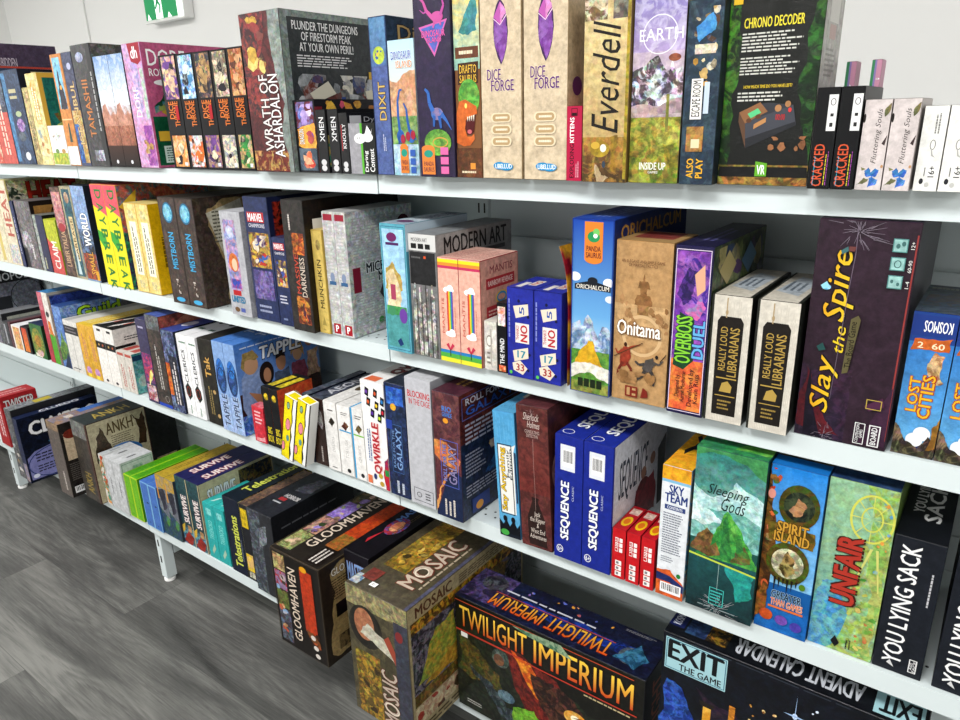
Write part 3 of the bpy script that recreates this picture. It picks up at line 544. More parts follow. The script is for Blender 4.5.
G(1, 581.8, 625.7, -6, .965, .29, [('g', 0, 0, 1, 1, '#e6d39a', '#a8844a', '#cdb070', .5), ('g', 0, .0, 1, .25, '#8a6430', '#4a3318', '#c09040', .7), ('r', .62, .86, .98, 1, '#6a6258', '#9a9284', .8), ('r', .0, .86, .5, 1, '#7a6440', '#e8dcc0', .7), ('p', [(.64, .06), (.78, .06), (.80, .26), (.62, .25)], '#8a6a24', '#b8922c', .6), ('e', .40, .185, .22, .045, '#b89a2c', '#8a6a1c', .5), ('e', .48, .19, .07, .022, '#f0ead8'), ('e', .3, .205, .1, .02, '#d8b040'), ('p', [(.3, .1), (.45, .04), (.62, .03), (.5, .0), (.35, 0)], '#b8a078', '#e0d0b0', .5), ('r', .93, .02, .995, .98, '#b8a030', '#7a6a20', .6), ('e', .5, .1, .04, .02, '#3a4a5a'), ('x', 'Everdell', .20, .27, .80, .86, 90, '#1c1610', None, .0, .35)], '#7a6230', '#cdb67a', 'wide golden parchment box with flowing black script', rim='#8a6a34', gl=1)
G(1, 626.5, 677.5, -6, .972, .30, [('g', 0, .68, 1, 1, '#8a80c4', '#b9a4d4', '#ffffff', .25), ('g', 0, .30, 1, .70, '#c8b4cc', '#9a8a8a', '#e0d0d0', .4), ('m', 0, .42, 1, .72, '#4a4450', 7, '#e8e6f0', .95), ('p', [(.0, .44), (0, .60), (.25, .63), (.5, .68), (.7, .60), (1, .62), (1, .44)], '#5a5258', '#dcdce6', .9), ('e', .82, .665, .12, .02, '#8a4a34', '#c06a44', .5), ('p', [(0, .42), (1, .46), (1, .38), (0, .36)], '#c0a8a8', '#8a7a80', .6), ('r', 0, 0, 1, .36, '#a9a03c', '#6f7a24', .9), ('e', .25, .30, .3, .06, '#b8b048', '#7a8a2c', .8), ('e', .75, .28, .3, .07, '#c2b850', '#8a8a30', .8), ('r', .70, .28, .76, .48, '#7a7a34', '#a8a050', .5), ('o_', .52, .785, .34, .10, .0012, '#f0eef6'), ('x', 'EARTH', .12, .755, .96, .815, 0, '#f4f2fa', None, .0), ('x', 'INSIDE UP', .22, .075, .75, .115, 0, '#f4f4ea', None, .03), ('x', 'GAMES', .4, .055, .6, .068, 0, '#f4f4ea', None, .02)], '#5a5a30', '#8a80c4', 'wide box with lilac sky over snowy peaks and yellow scrub', rim='#7a6a70', gl=1)
G(1, 678.5, 712, 1, .968, .27, [('b', '#24384a', '#46606f', .6), ('sc', .2, .55, .9, .96, 18, 51, '#c9a868 #5a4030 #3f8ed0 #e8d8b0 #d8a23c #2a2a2a', .22), ('p', [(.25, .86), (.7, .93), (.8, .84), (.35, .78)], '#3a8ad0', '#6ab8ea', .5), ('r', .25, .72, .85, .77, '#e8e0c8', '#a89a70', .6), ('r', .22, .37, .55, .59, '#f0eee8'), ('x', 'ESCAPE ROOM', .26, .385, .5, .58, 90, '#222222', None, .02), ('r', .60, .40, .75, .57, '#c8d8ea'), ('r', .15, .19, .65, .33, '#8a5a2c', '#c99a50', .7), ('r', .3, .21, .55, .26, '#e8d8b0'), ('x', 'ALSO', .22, .04, .42, .15, 90, '#f4b82c', None, .03), ('x', 'PLAY', .50, .04, .70, .15, 90, '#f4b82c', None, .03)], [('b', '#1a242c', '#33434e', .5)], '#2c4050', 'slate box listing other games in small pictures, wrapped in crinkled film', rim='#24384a', gl=1)
G(1, 714, 806.5, -8, .985, .095, [('b', '#121512'), ('p', [(0, 0), (.1, .5), (.07, 1), (0, 1)], '#0c2a0c', '#34661c', .9), ('p', [(0, .35), (.17, .62), (.10, .9), (0, .95)], '#123410', '#4f8426', .9), ('p', [(1, .1), (.86, .35), (.9, .9), (1, 1)], '#0a2a0c', '#2f6424', .9), ('r', .0, .0, 1, .045, '#6a4a20', '#b08a3c', .9), ('r', .01, .045, 1, .075, '#101010'), ('r', 0, .08, 1, .11, '#5a5a20', '#9a7a34', .9), ('r', .01, .05, .99, .10, '#0c0c0c'), ('x', 'CHRONO DECODER', .17, .81, .80, .86, 0, '#f0e03c', '#111111', .03), ('l', .16, .69, .82, .79, 6, '#d8d8d0'), ('l', .16, .575, .80, .67, 6, '#d8d8d0'), ('r', .20, .505, .76, .53, '#1a1a12'), ('x', 'HOW MUCH TIME DO YOU HAVE LEFT?', .22, .510, .74, .526, 0, '#f0d02c', None, .03), ('l', .16, .44, .74, .495, 3, '#d8d8d0'), ('p', [(.195, .385), (.195, .34), (.295, .20), (.825, .316), (.775, .42), (.51, .435), (.42, .43)], '#3a3c44'), ('p', [(.27, .335), (.295, .20), (.825, .316), (.775, .42)], '#4a4d57'), ('p', [(.28, .25), (.295, .20), (.825, .316), (.81, .335)], '#2a2c32'), ('p', [(.195, .385), (.195, .34), (.295, .20), (.27, .335)], '#6a4a34'), ('p', [(.195, .388), (.42, .438), (.51, .39), (.27, .33)], '#9a6a44'), ('p', [(.29, .38), (.40, .408), (.44, .385), (.33, .357)], '#5fd08a'), ('e', .31, .345, .03, .012, '#6a4228'), ('e', .41, .365, .03, .012, '#6a4228'), ('x', '00:00', .60, .345, .70, .375, 0, '#d83030', None, .02), ('e', .745, .395, .018, .012, '#e84040'), ('o_', .62, .405, .035, .018, .004, '#c08a5a'), ('o_', .72, .425, .03, .016, .004, '#c08a5a'), ('p', [(.37, .30), (.50, .335), (.50, .36), (.37, .325)], '#c8905a'), ('sc', .55, .16, .95, .26, 6, 9, '#a87048 #8a5a38', .16), ('p', [(.43, .05), (.56, .05), (.56, .12), (.43, .13)], '#6ab82c'), ('x', 'VR', .45, .06, .54, .11, 0, '#ffffff', None, .03), ('r', .04, .93, .14, 1, '#e8c020'), ('r', .3, .95, .55, 1, '#e8c020'), ('r', .72, .96, .95, 1, '#e8c020')],
  [('b', '#b4b2ab', '#c6c4bd', .5), ('r', .25, .82, .75, .94, '#d8d6cf'), ('r', .3, .74, .65, .81, '#c9a8a0'), ('l', .2, .55, .8, .7, 6, '#93918b'), ('l', .2, .35, .8, .5, 6, '#93918b')], '#3a3a34', 'large black escape game standing face out with a drawn decoder machine', rim='#1a1f18', gl=1)
ck = [('b', '#17181a'), ('x', 'CRACKED', .16, .03, .62, .45, 90, '#e8603a', None, .02), ('r', .55, .58, .95, .93, '#e8e8e8'), ('o_', .75, .86, .12, .035, .0008, '#333333'), ('r', .68, .72, .82, .75, '#333333'), ('r', .68, .62, .82, .66, '#333333'), ('l', .2, .04, .26, .4, 1, '#3ab8d8', True), ('l', .68, .04, .76, .4, 1, '#d8d03a', True), ('l', .78, .04, .83, .4, 1, '#c85ad0', True)]
G(1, 806.5, 829, 88, .962, .12, ck, '#17181a', '#26272a', ['black puzzle box with rainbow letters touching the escape game', 'black puzzle box with rainbow letters beside the butterfly boxes'], rim='#17181a', group='black puzzle boxes with rainbow letters', tn='rainbow_lettering')
G(1, 852, 880.5, 100, .965, .10, [('b', '#d6ccca', '#cfc4c2', .3), ('x', 'Fluttering Souls', .48, .30, .74, .90, 90, '#4a4440', None, -.002, .3), ('p', [(.3, .22), (.45, .26), (.55, .20), (.7, .25), (.85, .23), (.75, .15), (.55, .16), (.4, .15)], '#3a6ec4', '#6a9ae0', .8), ('p', [(.5, .14), (.62, .16), (.85, .12), (.78, .06), (.6, .05), (.5, .03), (.52, .09)], '#4a7ed0', '#a8c4ec', .8), ('p', [(.05, .06), (.3, .14), (.5, .12), (.3, .07)], '#7d7c58', '#5a5a3c', .5), ('p', [(.75, .88), (.98, .96), (.9, .84), (.78, .80)], '#6d6c4c', '#a88a5a', .6), ('p', [(.8, .52), (.98, .62), (.92, .50)], '#4a3a3a'), ('e', .93, .27, .05, .018, '#c9986a'), ('p', [(.15, .26), (.35, .24), (.2, .22)], '#8a8a5c'), ('e', .04, .80, .05, .05, '#2a2422')], '#c9bfbc', '#d6ccca', ['small blush box with blue butterflies, next to the black puzzle boxes', 'small blush box with blue butterflies, next to the plain white ones'], kind='card_game_box', cat='card game', rim='#b8aeab', group='small butterfly boxes on the top shelf')
G(1, 912, 936.5, 106, .972, .10, [('b', '#e9e9e4', '#e2e2dc', .2), ('x', '16+', .55, .17, .80, .30, 90, '#33343a', None, .02), ('e', .3, .12, .09, .035, '#33343a'), ('l', .34, .18, .44, .30, 1, '#6a6a6a', True), ('o_', .55, .55, .12, .06, .0008, '#8a8a88'), ('p', [(.5, .50), (.55, .42), (.72, .40), (.6, .44), (.54, .51)], '#b8b8b4'), ('l', .5, .68, .75, .93, 2, '#8a8a88', True), ('e', .55, .08, .1, .03, '#c8c8c4')], '#dfdfda', '#efefea', ['plain white card box beside the butterfly boxes', 'plain white card box at the cut-off end beyond its twin'], kind='card_game_box', cat='card game', rim='#d8d8d2', group='plain white card boxes for ages 16 up')
# pastel booklets standing behind the black puzzle boxes
for i, (xx, lb) in enumerate(((838, 'thin striped pastel booklet poking up behind the first rainbow-letter box'), (862, 'thin striped pastel booklet poking up nearer the butterfly boxes'))):
    ROW_END[1] = -9
    G(1, xx - 6, xx + 4, 62 - 2 * i, 1.10, .03, [('b', '#d89ab4'), ('r', .0, 0, .3, 1, '#4a9a6a'), ('r', .3, 0, .5, 1, '#9a8ac8'), ('sc', .5, .3, .95, .95, 6, 3 + i, '#e06a9a #f0e8f0 #8a6a4a', .5)], '#d89ab4', '#e8b0c4', lb, kind='booklet', cat='booklet', rim='#d89ab4')

# ===== second shelf
Y = 1.0
G(2, -6, 12.8, 181, Y, .29, [('b', '#e6dcc0', '#c9bfa4', .5), ('r', .6, .03, .75, .97, '#d8c26a'), ('l', .2, .1, .5, .8, 2, '#b8483c', True)], '#d9cfb4', '#e6dcc0', 'cream box at the cut-off end of the second shelf', rim='#d9cfb4')
G(2, 13, 23.5, 179.5, Y, .28, [('b', '#e8dcc2', '#cfc4a8', .5), ('x', 'HEAT', .25, .35, .85, .93, 90, '#c8604c', None, .03), ('r', .1, .02, .9, .25, '#b9c0c8', '#e8dcc2', .7), ('fr', 0, 0, 1, 1, .0015, '#d8c26a')],
  [('b', '#c9c49a', '#7a8a5a', .8), ('p', [(0, 1), (.25, .75), (.2, .6), (0, .7)], '#2a3a2c', '#e8e4c8', .6), ('x', 'HEAT', .24, .70, .80, .96, 0, '#b8301e', '#7a1c10', .04), ('r', 0, 0, .015, 1, '#e0d080')], '#e6dca0', 'cream racing box with huge red capitals on its side', rim='#d8cc90', tn='red_title')
G(2, 23.8, 27, 201, Y - .004, .22, [('b', '#28305c', '#3f4a80', .5), ('l', .3, .2, .7, .9, 1, '#c9c9e8', True)], '#1c2140', '#3a4270', 'very thin indigo spine squeezed beside the marbled grey one', rim='#28305c')
G(2, 27.2, 43.5, 200, Y, .2, [('b', '#6a6468', '#8f898a', .8), ('e', .35, .42, .3, .14, '#c4c4c8', '#7a787c', .8), ('l', .55, .15, .75, .45, 1, '#e0dede', True), ('r', 0, 0, .25, .3, '#1c1c20')], [('b', '#241a18'), ('r', .06, .72, .98, .93, '#b58446', '#9a6c34', .4), ('x', 'ARBORIS', .3, .76, .85, .89, 0, '#1c120c', None, .02)], '#7a7476', 'marbled grey spine with a brown plaque on its side', rim='#5a5456')
G(2, 44, 54, 214.5, Y, .15, [('b', '#33365c', '#262848', .6), ('r', 0, .0, .3, 1, '#8f958f', '#c9cfc4', .6), ('l', .35, .05, .6, .3, 1, '#c9c9a0', True)], [('b', '#1b1d1c'), ('x', 'NOCTURNE', .1, .78, .7, .90, 0, '#c8c83c', None, .02)], '#7d8480', 'dark spine with pale grey edge beside the lime and red one', rim='#2b2d40')
G(2, 54.6, 66.5, 219, Y, .14, [('b', '#d84a48', '#e8706a', .4), ('p', [(0, 1), (1, 1), (1, .45), (.5, .52), (0, .66)], '#c4c82c', '#a8b81c', .5), ('x', 'CLAIM', .3, .1, .75, .6, 90, '#f4f0e8', None, .03)], '#8cab1c', '#c4d03a', 'small spine split between lime green and red', rim='#8cab1c', kind='card_game_box', cat='card game')
G(2, 67.7, 77.3, 187, Y, .26, [('b', '#4a3430', '#8a6a5a', .7), ('r', .05, .55, .95, .95, '#c07078', '#d8a8a0', .8), ('e', .5, .56, .35, .05, '#b8303a'), ('x', 'LIBERTALIA', .3, .12, .75, .52, 90, '#d8b48c')], '#5a4038', '#6a5248', 'dark brown spine flushed rose towards its top', rim='#4a3430')
G(2, 77.6, 88.3, 186, Y, .26, [('b', '#b8b090', '#8a8468', .6), ('r', .14, .03, .86, .97, '#2c5866', '#3f7a88', .7), ('e', .5, .88, .2, .06, '#d8b89a', '#7a4a34', .6), ('r', .36, .2, .70, .68, '#e6cf9a'), ('x', 'BARRAGE', .42, .22, .65, .66, 90, '#6a4a22', None, .02), ('p', [(.3, .05), (.6, .05), (.45, .35)], '#c9dce0')], '#2c5866', '#8a8e7a', 'teal spine framed in sand with a cream title strip', rim='#a8a080')
G(2, 88.6, 101.8, 185.3, Y, .27, [('b', '#7f9fd0', '#a9bfe2', .6), ('r', .02, .02, .98, .35, '#c0542c', '#4a3a3c', .8), ('r', .02, .3, .98, .55, '#23262e', '#7f9fd0', .7), ('x', 'WORLD', .35, .38, .85, .72, 90, '#ffffff', '#16181f', .04), ('x', 'SMALL', .45, .08, .8, .32, 90, '#f0b040', '#2a1a18', .03), ('r', .78, .02, .97, .12, '#f0b020')], '#1a2436', '#2a3346', 'spine with blue sky over burning orange and bold white letters', rim='#1a2436')
G(2, 108.6, 121, 184, Y, .285, [('b', '#f2e51c', '#ece010', .2), ('p', [(0, 1), (1, 1), (1, .70), (0, .80)], '#ef5a6a', '#f06a78', .3), ('p', [(0, .56), (.55, .52), (.6, .42), (.3, .38), (0, .46)], '#3fb53a')] + [('x', ch, .3, .91 - .127 * i - .045, .78, .91 - .127 * i + .04, -90, '#1f8a3c', None, .03) for i, ch in enumerate('DAYBREAK')],
  [('b', '#c86a5a', '#3a8a94', .8), ('r', 0, 0, .5, .55, '#3c2a6a', '#2a9a6a', .9), ('p', [(0, .8), (.2, .95), (.15, .7)], '#e8c03a'), ('p', [(.3, .95), (.7, .9), (.9, .7), (.6, .72)], '#d86a5a', '#e89a6a', .6)], '#e85a66', ['bright yellow and pink spine with green capitals, beside the burning city spine', 'bright yellow and pink spine with green capitals, beside the butter-yellow pair'], rim='#e0c820', group='yellow and pink boxes with green capitals')
G(2, 138.8, 150.4, 202.7, Y + .003, .2, [('b', '#ecd078', '#f2e0a0', .5), ('r', .25, .2, .80, .80, '#f4f0dc'), ('l', .35, .23, .7, .77, 2, '#4a4a34', True), ('r', .3, .84, .7, .92, '#e8d8a8', '#c9b878', .6), ('r', .3, .05, .7, .14, '#e8d8a8', '#c9b878', .6), ('fr', 0, 0, 1, 1, .001, '#e0a83c')], [('b', '#eebc10', '#e0a808', .3), ('l', .1, .3, .2, .7, 1, '#8a6a10', True)], '#efd88a', ['butter-yellow box with a white label, next to the pink-topped pair', 'butter-yellow box with a white label, next to the bark-brown pair'], rim='#e8b420', group='butter-yellow boxes with white labels')
G(2, 174.3, 190.8, 196.5, .978, .27, [('b', '#5a4a42', '#3d322c', .7), ('fr', 0, 0, 1, 1, .003, '#3a302a'), ('e', .5, .86, .30, .095, '#1f6f9a'), ('e', .5, .86, .25, .08, '#4aaed6', '#a8e0f0', .6), ('x', 'MISTBORN', .34, .34, .66, .68, 90, '#4ab4e8', '#1c2c3a', .03), ('sc', .38, .10, .62, .24, 6, 5, '#d8d0c8 #a89a90', .3), ('e', .5, .045, .26, .022, '#4ab4e8')],
  [('b', '#3d322c', '#5a4a40', .7), ('p', [(.14, .90), (.50, .97), (.60, .93), (.46, .20), (.40, .02), (.24, .05), (.26, .40), (.18, .60)], '#b39a6c', '#8a744c', .5), ('p', [(.12, .86), (.50, .96), (.56, .52), (.26, .44), (.20, .62)], '#c9c6b4', '#b0ac98', .4), ('l', .18, .58, .50, .88, 9, '#6a6658'), ('p', [(.26, .20), (.27, .36), (.33, .42), (.38, .34), (.38, .16)], '#1c2430', '#2c3c54', .5), ('r', .32, .05, .42, .12, '#d8d8d2')], '#3a3430', ['bark-brown box with blue seal, beside the butter-yellow pair', 'bark-brown box with blue seal, beside the silver comic box'], rim='#3d322c', group='bark-brown boxes with blue seals')
G(2, 233, 253, 210.5, .985, .16, [('b', '#b9bac0', '#c4c5ca', .3), ('r', .12, .25, .70, .92, '#8a94d0', '#e0a0b0', .7), ('e', .42, .52, .24, .09, '#d8602c', '#f09a4a', .5), ('e', .45, .50, .13, .06, '#f0c8a8'), ('e', .4, .80, .2, .07, '#c8d0f0', '#5a6ac8', .6), ('r', .2, .27, .65, .36, '#3a5ac0', '#c03a5a', .7), ('r', .2, .20, .6, .25, '#c8282c'), ('x', 'UNITED', .1, .13, .75, .19, 0, '#3a9ac8', '#20305a', .03), ('e', .3, .06, .12, .025, '#7a5a3a'), ('r', .48, .04, .7, .08, '#5a6ab8')], [('b', '#a9aab2', '#9a9ba4', .4), ('x', 'UNI', .1, .76, .7, .85, 90, '#3a4a6a', None, .03)], '#c9cad0', 'silver comic box with a red-haired heroine on its spine', rim='#a0a1a8')
G(2, 257.8, 281, 196, .99, .28, [('b', '#23305c', '#2f3f74', .5), ('r', .1, .80, .80, .88, '#c8282c'), ('x', 'MARVEL', .14, .81, .76, .87, 0, '#ffffff', None, .03), ('x', 'CHAMPIONS', .14, .76, .80, .79, 0, '#e8e8f0'), ('r', .08, .44, .92, .72, '#7a4a3a', '#d8b040', .8), ('sc', .1, .46, .9, .70, 20, 71, '#c83a2c #e8b83a #3a6ac0 #3a8a4a #e8d8c0 #5a2a6a', .2), ('r', .1, .18, .92, .42, '#5a4a8a', '#8a7ab8', .8), ('l', .2, .06, .8, .14, 2, '#a8b0d0')], [('b', '#1c2446'), ('r', .05, .62, .6, .96, '#1a0e10', '#c83a24', .7)], '#141a30', 'navy hero box with red logo and a group of fighters, the taller of two', rim='#1c2446', gl=1)
G(2, 281.5, 294.5, 237, .985, .24, [('b', '#23305c', '#2f3f74', .5), ('r', .1, .86, .9, .94, '#c8282c'), ('x', 'MARVEL', .14, .87, .86, .93, 0, '#ffffff', None, .03), ('x', 'CHAMPIONS', .14, .81, .88, .84, 0, '#e8e8f0'), ('r', .12, .45, .9, .75, '#4a3a5a', '#e0b84a', .8), ('sc', .15, .46, .9, .74, 16, 73, '#e8c83a #3a5ac0 #c84a3a #f0e0c0', .22), ('l', .2, .25, .8, .36, 3, '#d8d8e8'), ('l', .3, .05, .7, .1, 1, '#8a98c0')], '#1c2446', '#3a456e', 'shorter navy hero box with red logo beside the charcoal box', rim='#1c2446', gl=1)
G(2, 294.6, 315.4, 199.5, .975, .29, [('b', '#2c2826', '#423c38', .6), ('r', .35, .60, .9, .76, '#8a3a1c', '#e07a2c', .9), ('r', .3, .06, .9, .28, '#6a3020', '#e0903a', .9), ('sc', .35, .08, .85, .26, 8, 5, '#f0a04a #5a3040 #c85a2c', .25), ('x', 'MASSIVE', .38, .30, .58, .60, 90, '#c8503a', '#1a1210', .03), ('x', 'DARKNESS', .62, .28, .85, .58, 90, '#d8c8b8', '#1a1210', .02), ('l', .25, .78, .4, .9, 1, '#d8d0c8', True)], [('b', '#17120f', '#2b1c14', .6), ('r', .08, .78, .24, .86, '#e8e4dc'), ('p', [(.1, .55), (.5, .75), (.95, .6), (.6, .45)], '#6a2c12', '#a8481c', .6)], '#3a3633', 'charcoal box with glowing ember art in crinkled wrap', rim='#2c2826', gl=1)
G(2, 315.8, 331.3, 229, Y - .01, .20, [('b', '#dcc069', '#d2b45c', .3), ('x', 'MUNCHKIN', .30, .25, .68, .72, 90, '#3a2c14', None, .02), ('e', .55, .86, .2, .05, '#a8965a', '#6a5c34', .6), ('p', [(.3, .08), (.7, .08), (.5, .17)], '#b09a50'), ('fr', 0, 0, 1, 1, .0015, '#c9a84c'), ('r', .35, .03, .42, .045, '#8a7434'), ('r', .5, .03, .57, .045, '#8a7434')], '#c9ac54', '#e4cc7c', 'slim mustard spine with dark serif capitals', rim='#c9a84c')
mmr = [('b', '#c6c6c5', '#a9a9a8', .7), ('l', .08, .05, .95, .95, 40, '#b2b2b1'), ('r', .05, .36, .16, .56, '#8a1c34'), ('x', 'MICRO', .25, .50, .62, .58, 0, '#16161a', '#f0f0f0', .05), ('x', 'MACRO', .42, .42, .80, .50, 0, '#16161a', '#f0f0f0', .05), ('p', [(.42, .32), (.5, .42), (.55, .34), (.5, .24)], '#3a3a3c'), ('e', .85, .85, .10, .07, '#4a1826'), ('e', .42, .09, .04, .03, '#4a9a4a'), ('l', .4, .06, .7, .1, 2, '#8a8a8a')]
G(2, 331.8, 343.8, 211, Y - .006, .20, [('b', '#cfcfcd', '#b2b2b0', .6), ('l', .1, .2, .9, .92, 26, '#bdbdbb'), ('r', .1, .93, .9, .98, '#a82c40'), ('e', .5, .48, .2, .04, '#8a9ab8'), ('r', .2, .42, .8, .45, '#3a6a9a'), ('r', .2, .015, .85, .10, '#b8202c'), ('x', 'P', .4, .03, .65, .085, 0, '#ffffff', None, .04)], mmr, '#b9b9b8', ['white box with fine maze print, beside the mustard spine', 'white box with fine maze print and bold black words on its side'], rim='#c9c9c7', group='white maze-print boxes')
G(2, 388, 412.5, 222.8, .978, .19, [('b', '#5fb0c4', '#74c0d4', .3), ('r', .08, .04, .92, .96, '#a9d4f0', '#8cc4ea', .4), ('r', .08, .04, .92, .33, '#58a6a8', '#4a9a9a', .4), ('fr', .05, .02, .95, .98, .001, '#2f5a80'), ('e', .45, .90, .2, .035, '#7a2a6a'), ('r', .2, .84, .72, .86, '#5a2a6a'), ('p', [(.1, .50), (.15, .66), (.42, .72), (.72, .62), (.78, .50), (.6, .46)], '#c8b060', '#a88c3c', .6), ('p', [(.15, .35), (.15, .62), (.45, .66), (.66, .52), (.66, .35)], '#e8d8b4', '#c8a05a', .5), ('r', .3, .42, .5, .54, '#b84a6a'), ('r', .1, .30, .9, .37, '#4aa05a', '#5ab86a', .5), ('e', .75, .3, .16, .06, '#7a4ab0'), ('e', .35, .13, .0, .0, '#000000'), ('p', [(.45, .09), (.6, .12), (.7, .07), (.55, .05)], '#23407c'), ('e', .3, .33, .14, .04, '#4a9a6a')], [('b', '#4f9fb8'), ('r', 0, .8, 1, 1, '#c9dcea')],
  [('b', '#a9bccb', '#8fb0c8', .5), ('r', .1, .25, .9, .95, '#c9d4dc', '#a8bcc8', .5), ('x', 'ADVENTURES', .35, .45, .75, .95, 90, '#3a3a7a', None, .02, 0, False), ('e', .5, .2, .3, .07, '#6a2a6a')], 'pale blue fairytale box with a thatched cottage on its spine', rim='#5aa8bc')
G(2, 413, 441, 233, .983, .245, [('b', '#8c8c8c', '#4a4a4a', .3), ('r', 0, .87, 1, 1, '#d8d8d6'), ('x', 'MODERN ART', .12, .94, .7, .97, 0, '#222222', None, .02, 0, False), ('r', .1, .885, .30, .925, '#222222'), ('r', .36, .885, .56, .925, '#222222'), ('r', .62, .885, .8, .925, '#222222'), ('r', .04, .6, .96, .86, '#2f2f31', '#1f1f20', .4), ('r', .55, .81, .63, .83, '#e05a2c'), ('l', .1, .80, .5, .83, 1, '#6a6a6a')] + [('r', .04 + .0575 * i, .01, .085 + .0575 * i, .35 + .26 * abs(math.sin(i * 2.3)), '#dcdad4' if i % 3 else '#8a8884', '#33312f', .75) for i in range(16)],
  [('b', '#a9a8a5', '#b4b3b0', .3), ('x', 'MODERN ART', .10, .83, .92, .97, 0, '#1a1a1c', None, .03), ('r', .55, .78, .9, .815, '#5a5a5a')], [('b', '#8f9294', '#a4a6a8', .3)], 'grey art auction box with paint-drip bars and bold black capitals', rim='#9a9996')
mt = [('b', '#efb7a4', '#ecae9a', .3), ('r', 0, .955, 1, .985, '#f2e02c'), ('r', 0, .925, 1, .955, '#f09a3a'), ('r', 0, .90, 1, .925, '#d83a6a'), ('e', .5, .70, .26, .03, '#ffffff'), ('e', .58, .72, .14, .03, '#ffffff')] + [('r', .40 + .05 * i, .30, .45 + .05 * i, .69, c) for i, c in enumerate(['#d83a4a', '#e87a2c', '#f0d83c', '#4ab85a', '#3a7ad0', '#7a4ab0'])] + [('e', .55, .28, .26, .028, '#ffffff'), ('e', .62, .30, .14, .028, '#ffffff'), ('x', 'MANTIS', .14, .28, .26, .62, 90, '#d86a5a', None, .01), ('l', .76, .25, .84, .6, 1, '#e08a7a', True), ('r', 0, 0, 1, .045, '#e8e23c'), ('r', 0, .045, 1, .09, '#5ab84a'), ('r', 0, .09, 1, .12, '#2f8ad0'), ('p', [(.5, .11), (.3, .17), (.42, .19), (.5, .14), (.6, .19), (.72, .17)], '#d83a5a'), ('r', .48, .06, .53, .13, '#3a5a3a')]
G(2, 441.7, 461.6, 256.7, .984, .12, mt, [('b', '#e2a695', '#dc9c8a', .4), ('x', 'MANTIS', .25, .86, .85, .93, 0, '#9a3a4a', None, .01), ('r', .15, .72, .9, .82, '#c8303c'), ('x', 'RAINBOW REVENGE', .2, .745, .85, .795, 0, '#f8e0d8', None, .02, 0, False), ('o_', .55, .62, .16, .06, .004, '#e8c03a'), ('o_', .55, .62, .13, .05, .004, '#4a9ad0'), ('r', .15, .40, .9, .56, '#c8303c'), ('l', .2, .43, .85, .53, 3, '#f4c8c0'), ('r', .15, .15, .9, .35, '#d84a4c'), ('fr', 0, 0, 1, 1, .0012, '#c8303c')], [('b', '#efc0b0', '#dda090', .3), ('l', .1, .1, .9, .9, 6, '#c87a70', True)], ['pink card box with a rainbow pillar, touching the grey art box', 'pink card box with a rainbow pillar, the one showing its red-panelled side'], kind='card_game_box', cat='card game', rim='#d84a54', group='pink rainbow card boxes')
G(2, 485.2, 497.6, 320.5, .987, .045, [('b', '#dcd8d0', '#c4beb4', .5), ('e', .4, .6, .25, .12, '#9a948c'), ('e', .4, .6, .2, .09, '#e8e4dc'), ('r', .5, .1, .6, .85, '#b8b2a8'), ('l', .2, .1, .5, .4, 3, '#8a847c')], '#c9c4bc', '#e0dcd4', 'tiny cream deck box in front of the pink card boxes', kind='card_game_box', cat='card game', rim='#c9c4bc')
G(2, 498, 507.4, 302.5, .986, .09, [('b', '#17171a'), ('x', 'THE MIND', .3, .13, .75, .50, 90, '#f0f0f0', None, .03), ('r', .15, .02, .9, .11, '#e06a3a', '#f0c8a0', .7), ('r', .1, .68, .9, .95, '#e8a070', '#f0ece4', .8)], '#17171a', '#2a2a2c', 'narrow black deck box with orange ends', kind='card_game_box', cat='card game', rim='#17171a')
nt_ = [('b', '#2530a8', '#2c38b8', .3), ('fr', .0, .0, 1, 1, .001, '#1c2488')] + [('e', a, b, .05, .018, '#0c1040') for a, b in ((.45, .86), (.75, .83), (.35, .72), (.8, .70), (.3, .3), (.85, .28), (.8, .1))] + [('p', [(.24, .80), (.34, .67), (.82, .72), (.80, .84)], '#e8dcc8'), ('x', '5', .48, .72, .66, .80, 90, '#2a5ab8', None, .04, 0, False), ('r', .32, .40, .84, .62, '#e8e4e0'), ('x', 'NO', .52, .42, .78, .60, 90, '#d02c34', None, .05), ('x', 'THANKS!', .35, .43, .46, .59, 90, '#d02c34', None, .02), ('p', [(.22, .30), (.40, .32), (.80, .36), (.82, .24), (.28, .18)], '#e8dcc8'), ('p', [(.2, .16), (.5, .2), (.78, .12), (.6, .04), (.24, .08)], '#e8dcc8'), ('x', '17', .4, .23, .7, .31, 0, '#2a9ab0', None, .04, 0, False), ('x', '33', .35, .08, .65, .16, 0, '#b83a3c', None, .04, 0, False), ('e', .14, .05, .06, .02, '#5ac85a'), ('l', .04, .45, .16, .95, 1, '#8a94e0', True)]
G(2, 508, 534, 286.7, .982, .095, nt_, '#222c9c', [('b', '#2c38b8', '#2530a8', .3), ('r', .2, .1, .4, .5, '#e8e4e0'), ('r', .45, .3, .75, .7, '#e8e0d8'), ('x', 'NO', .5, .35, .7, .65, 90, '#d02c34', None, .04, 0, False)], ['royal blue deck box with number cards, touching the narrow black one', 'royal blue deck box with number cards, touching the red and yellow bag'], kind='card_game_box', cat='card game', rim='#1c2488', gl=1, group='royal blue number card boxes')
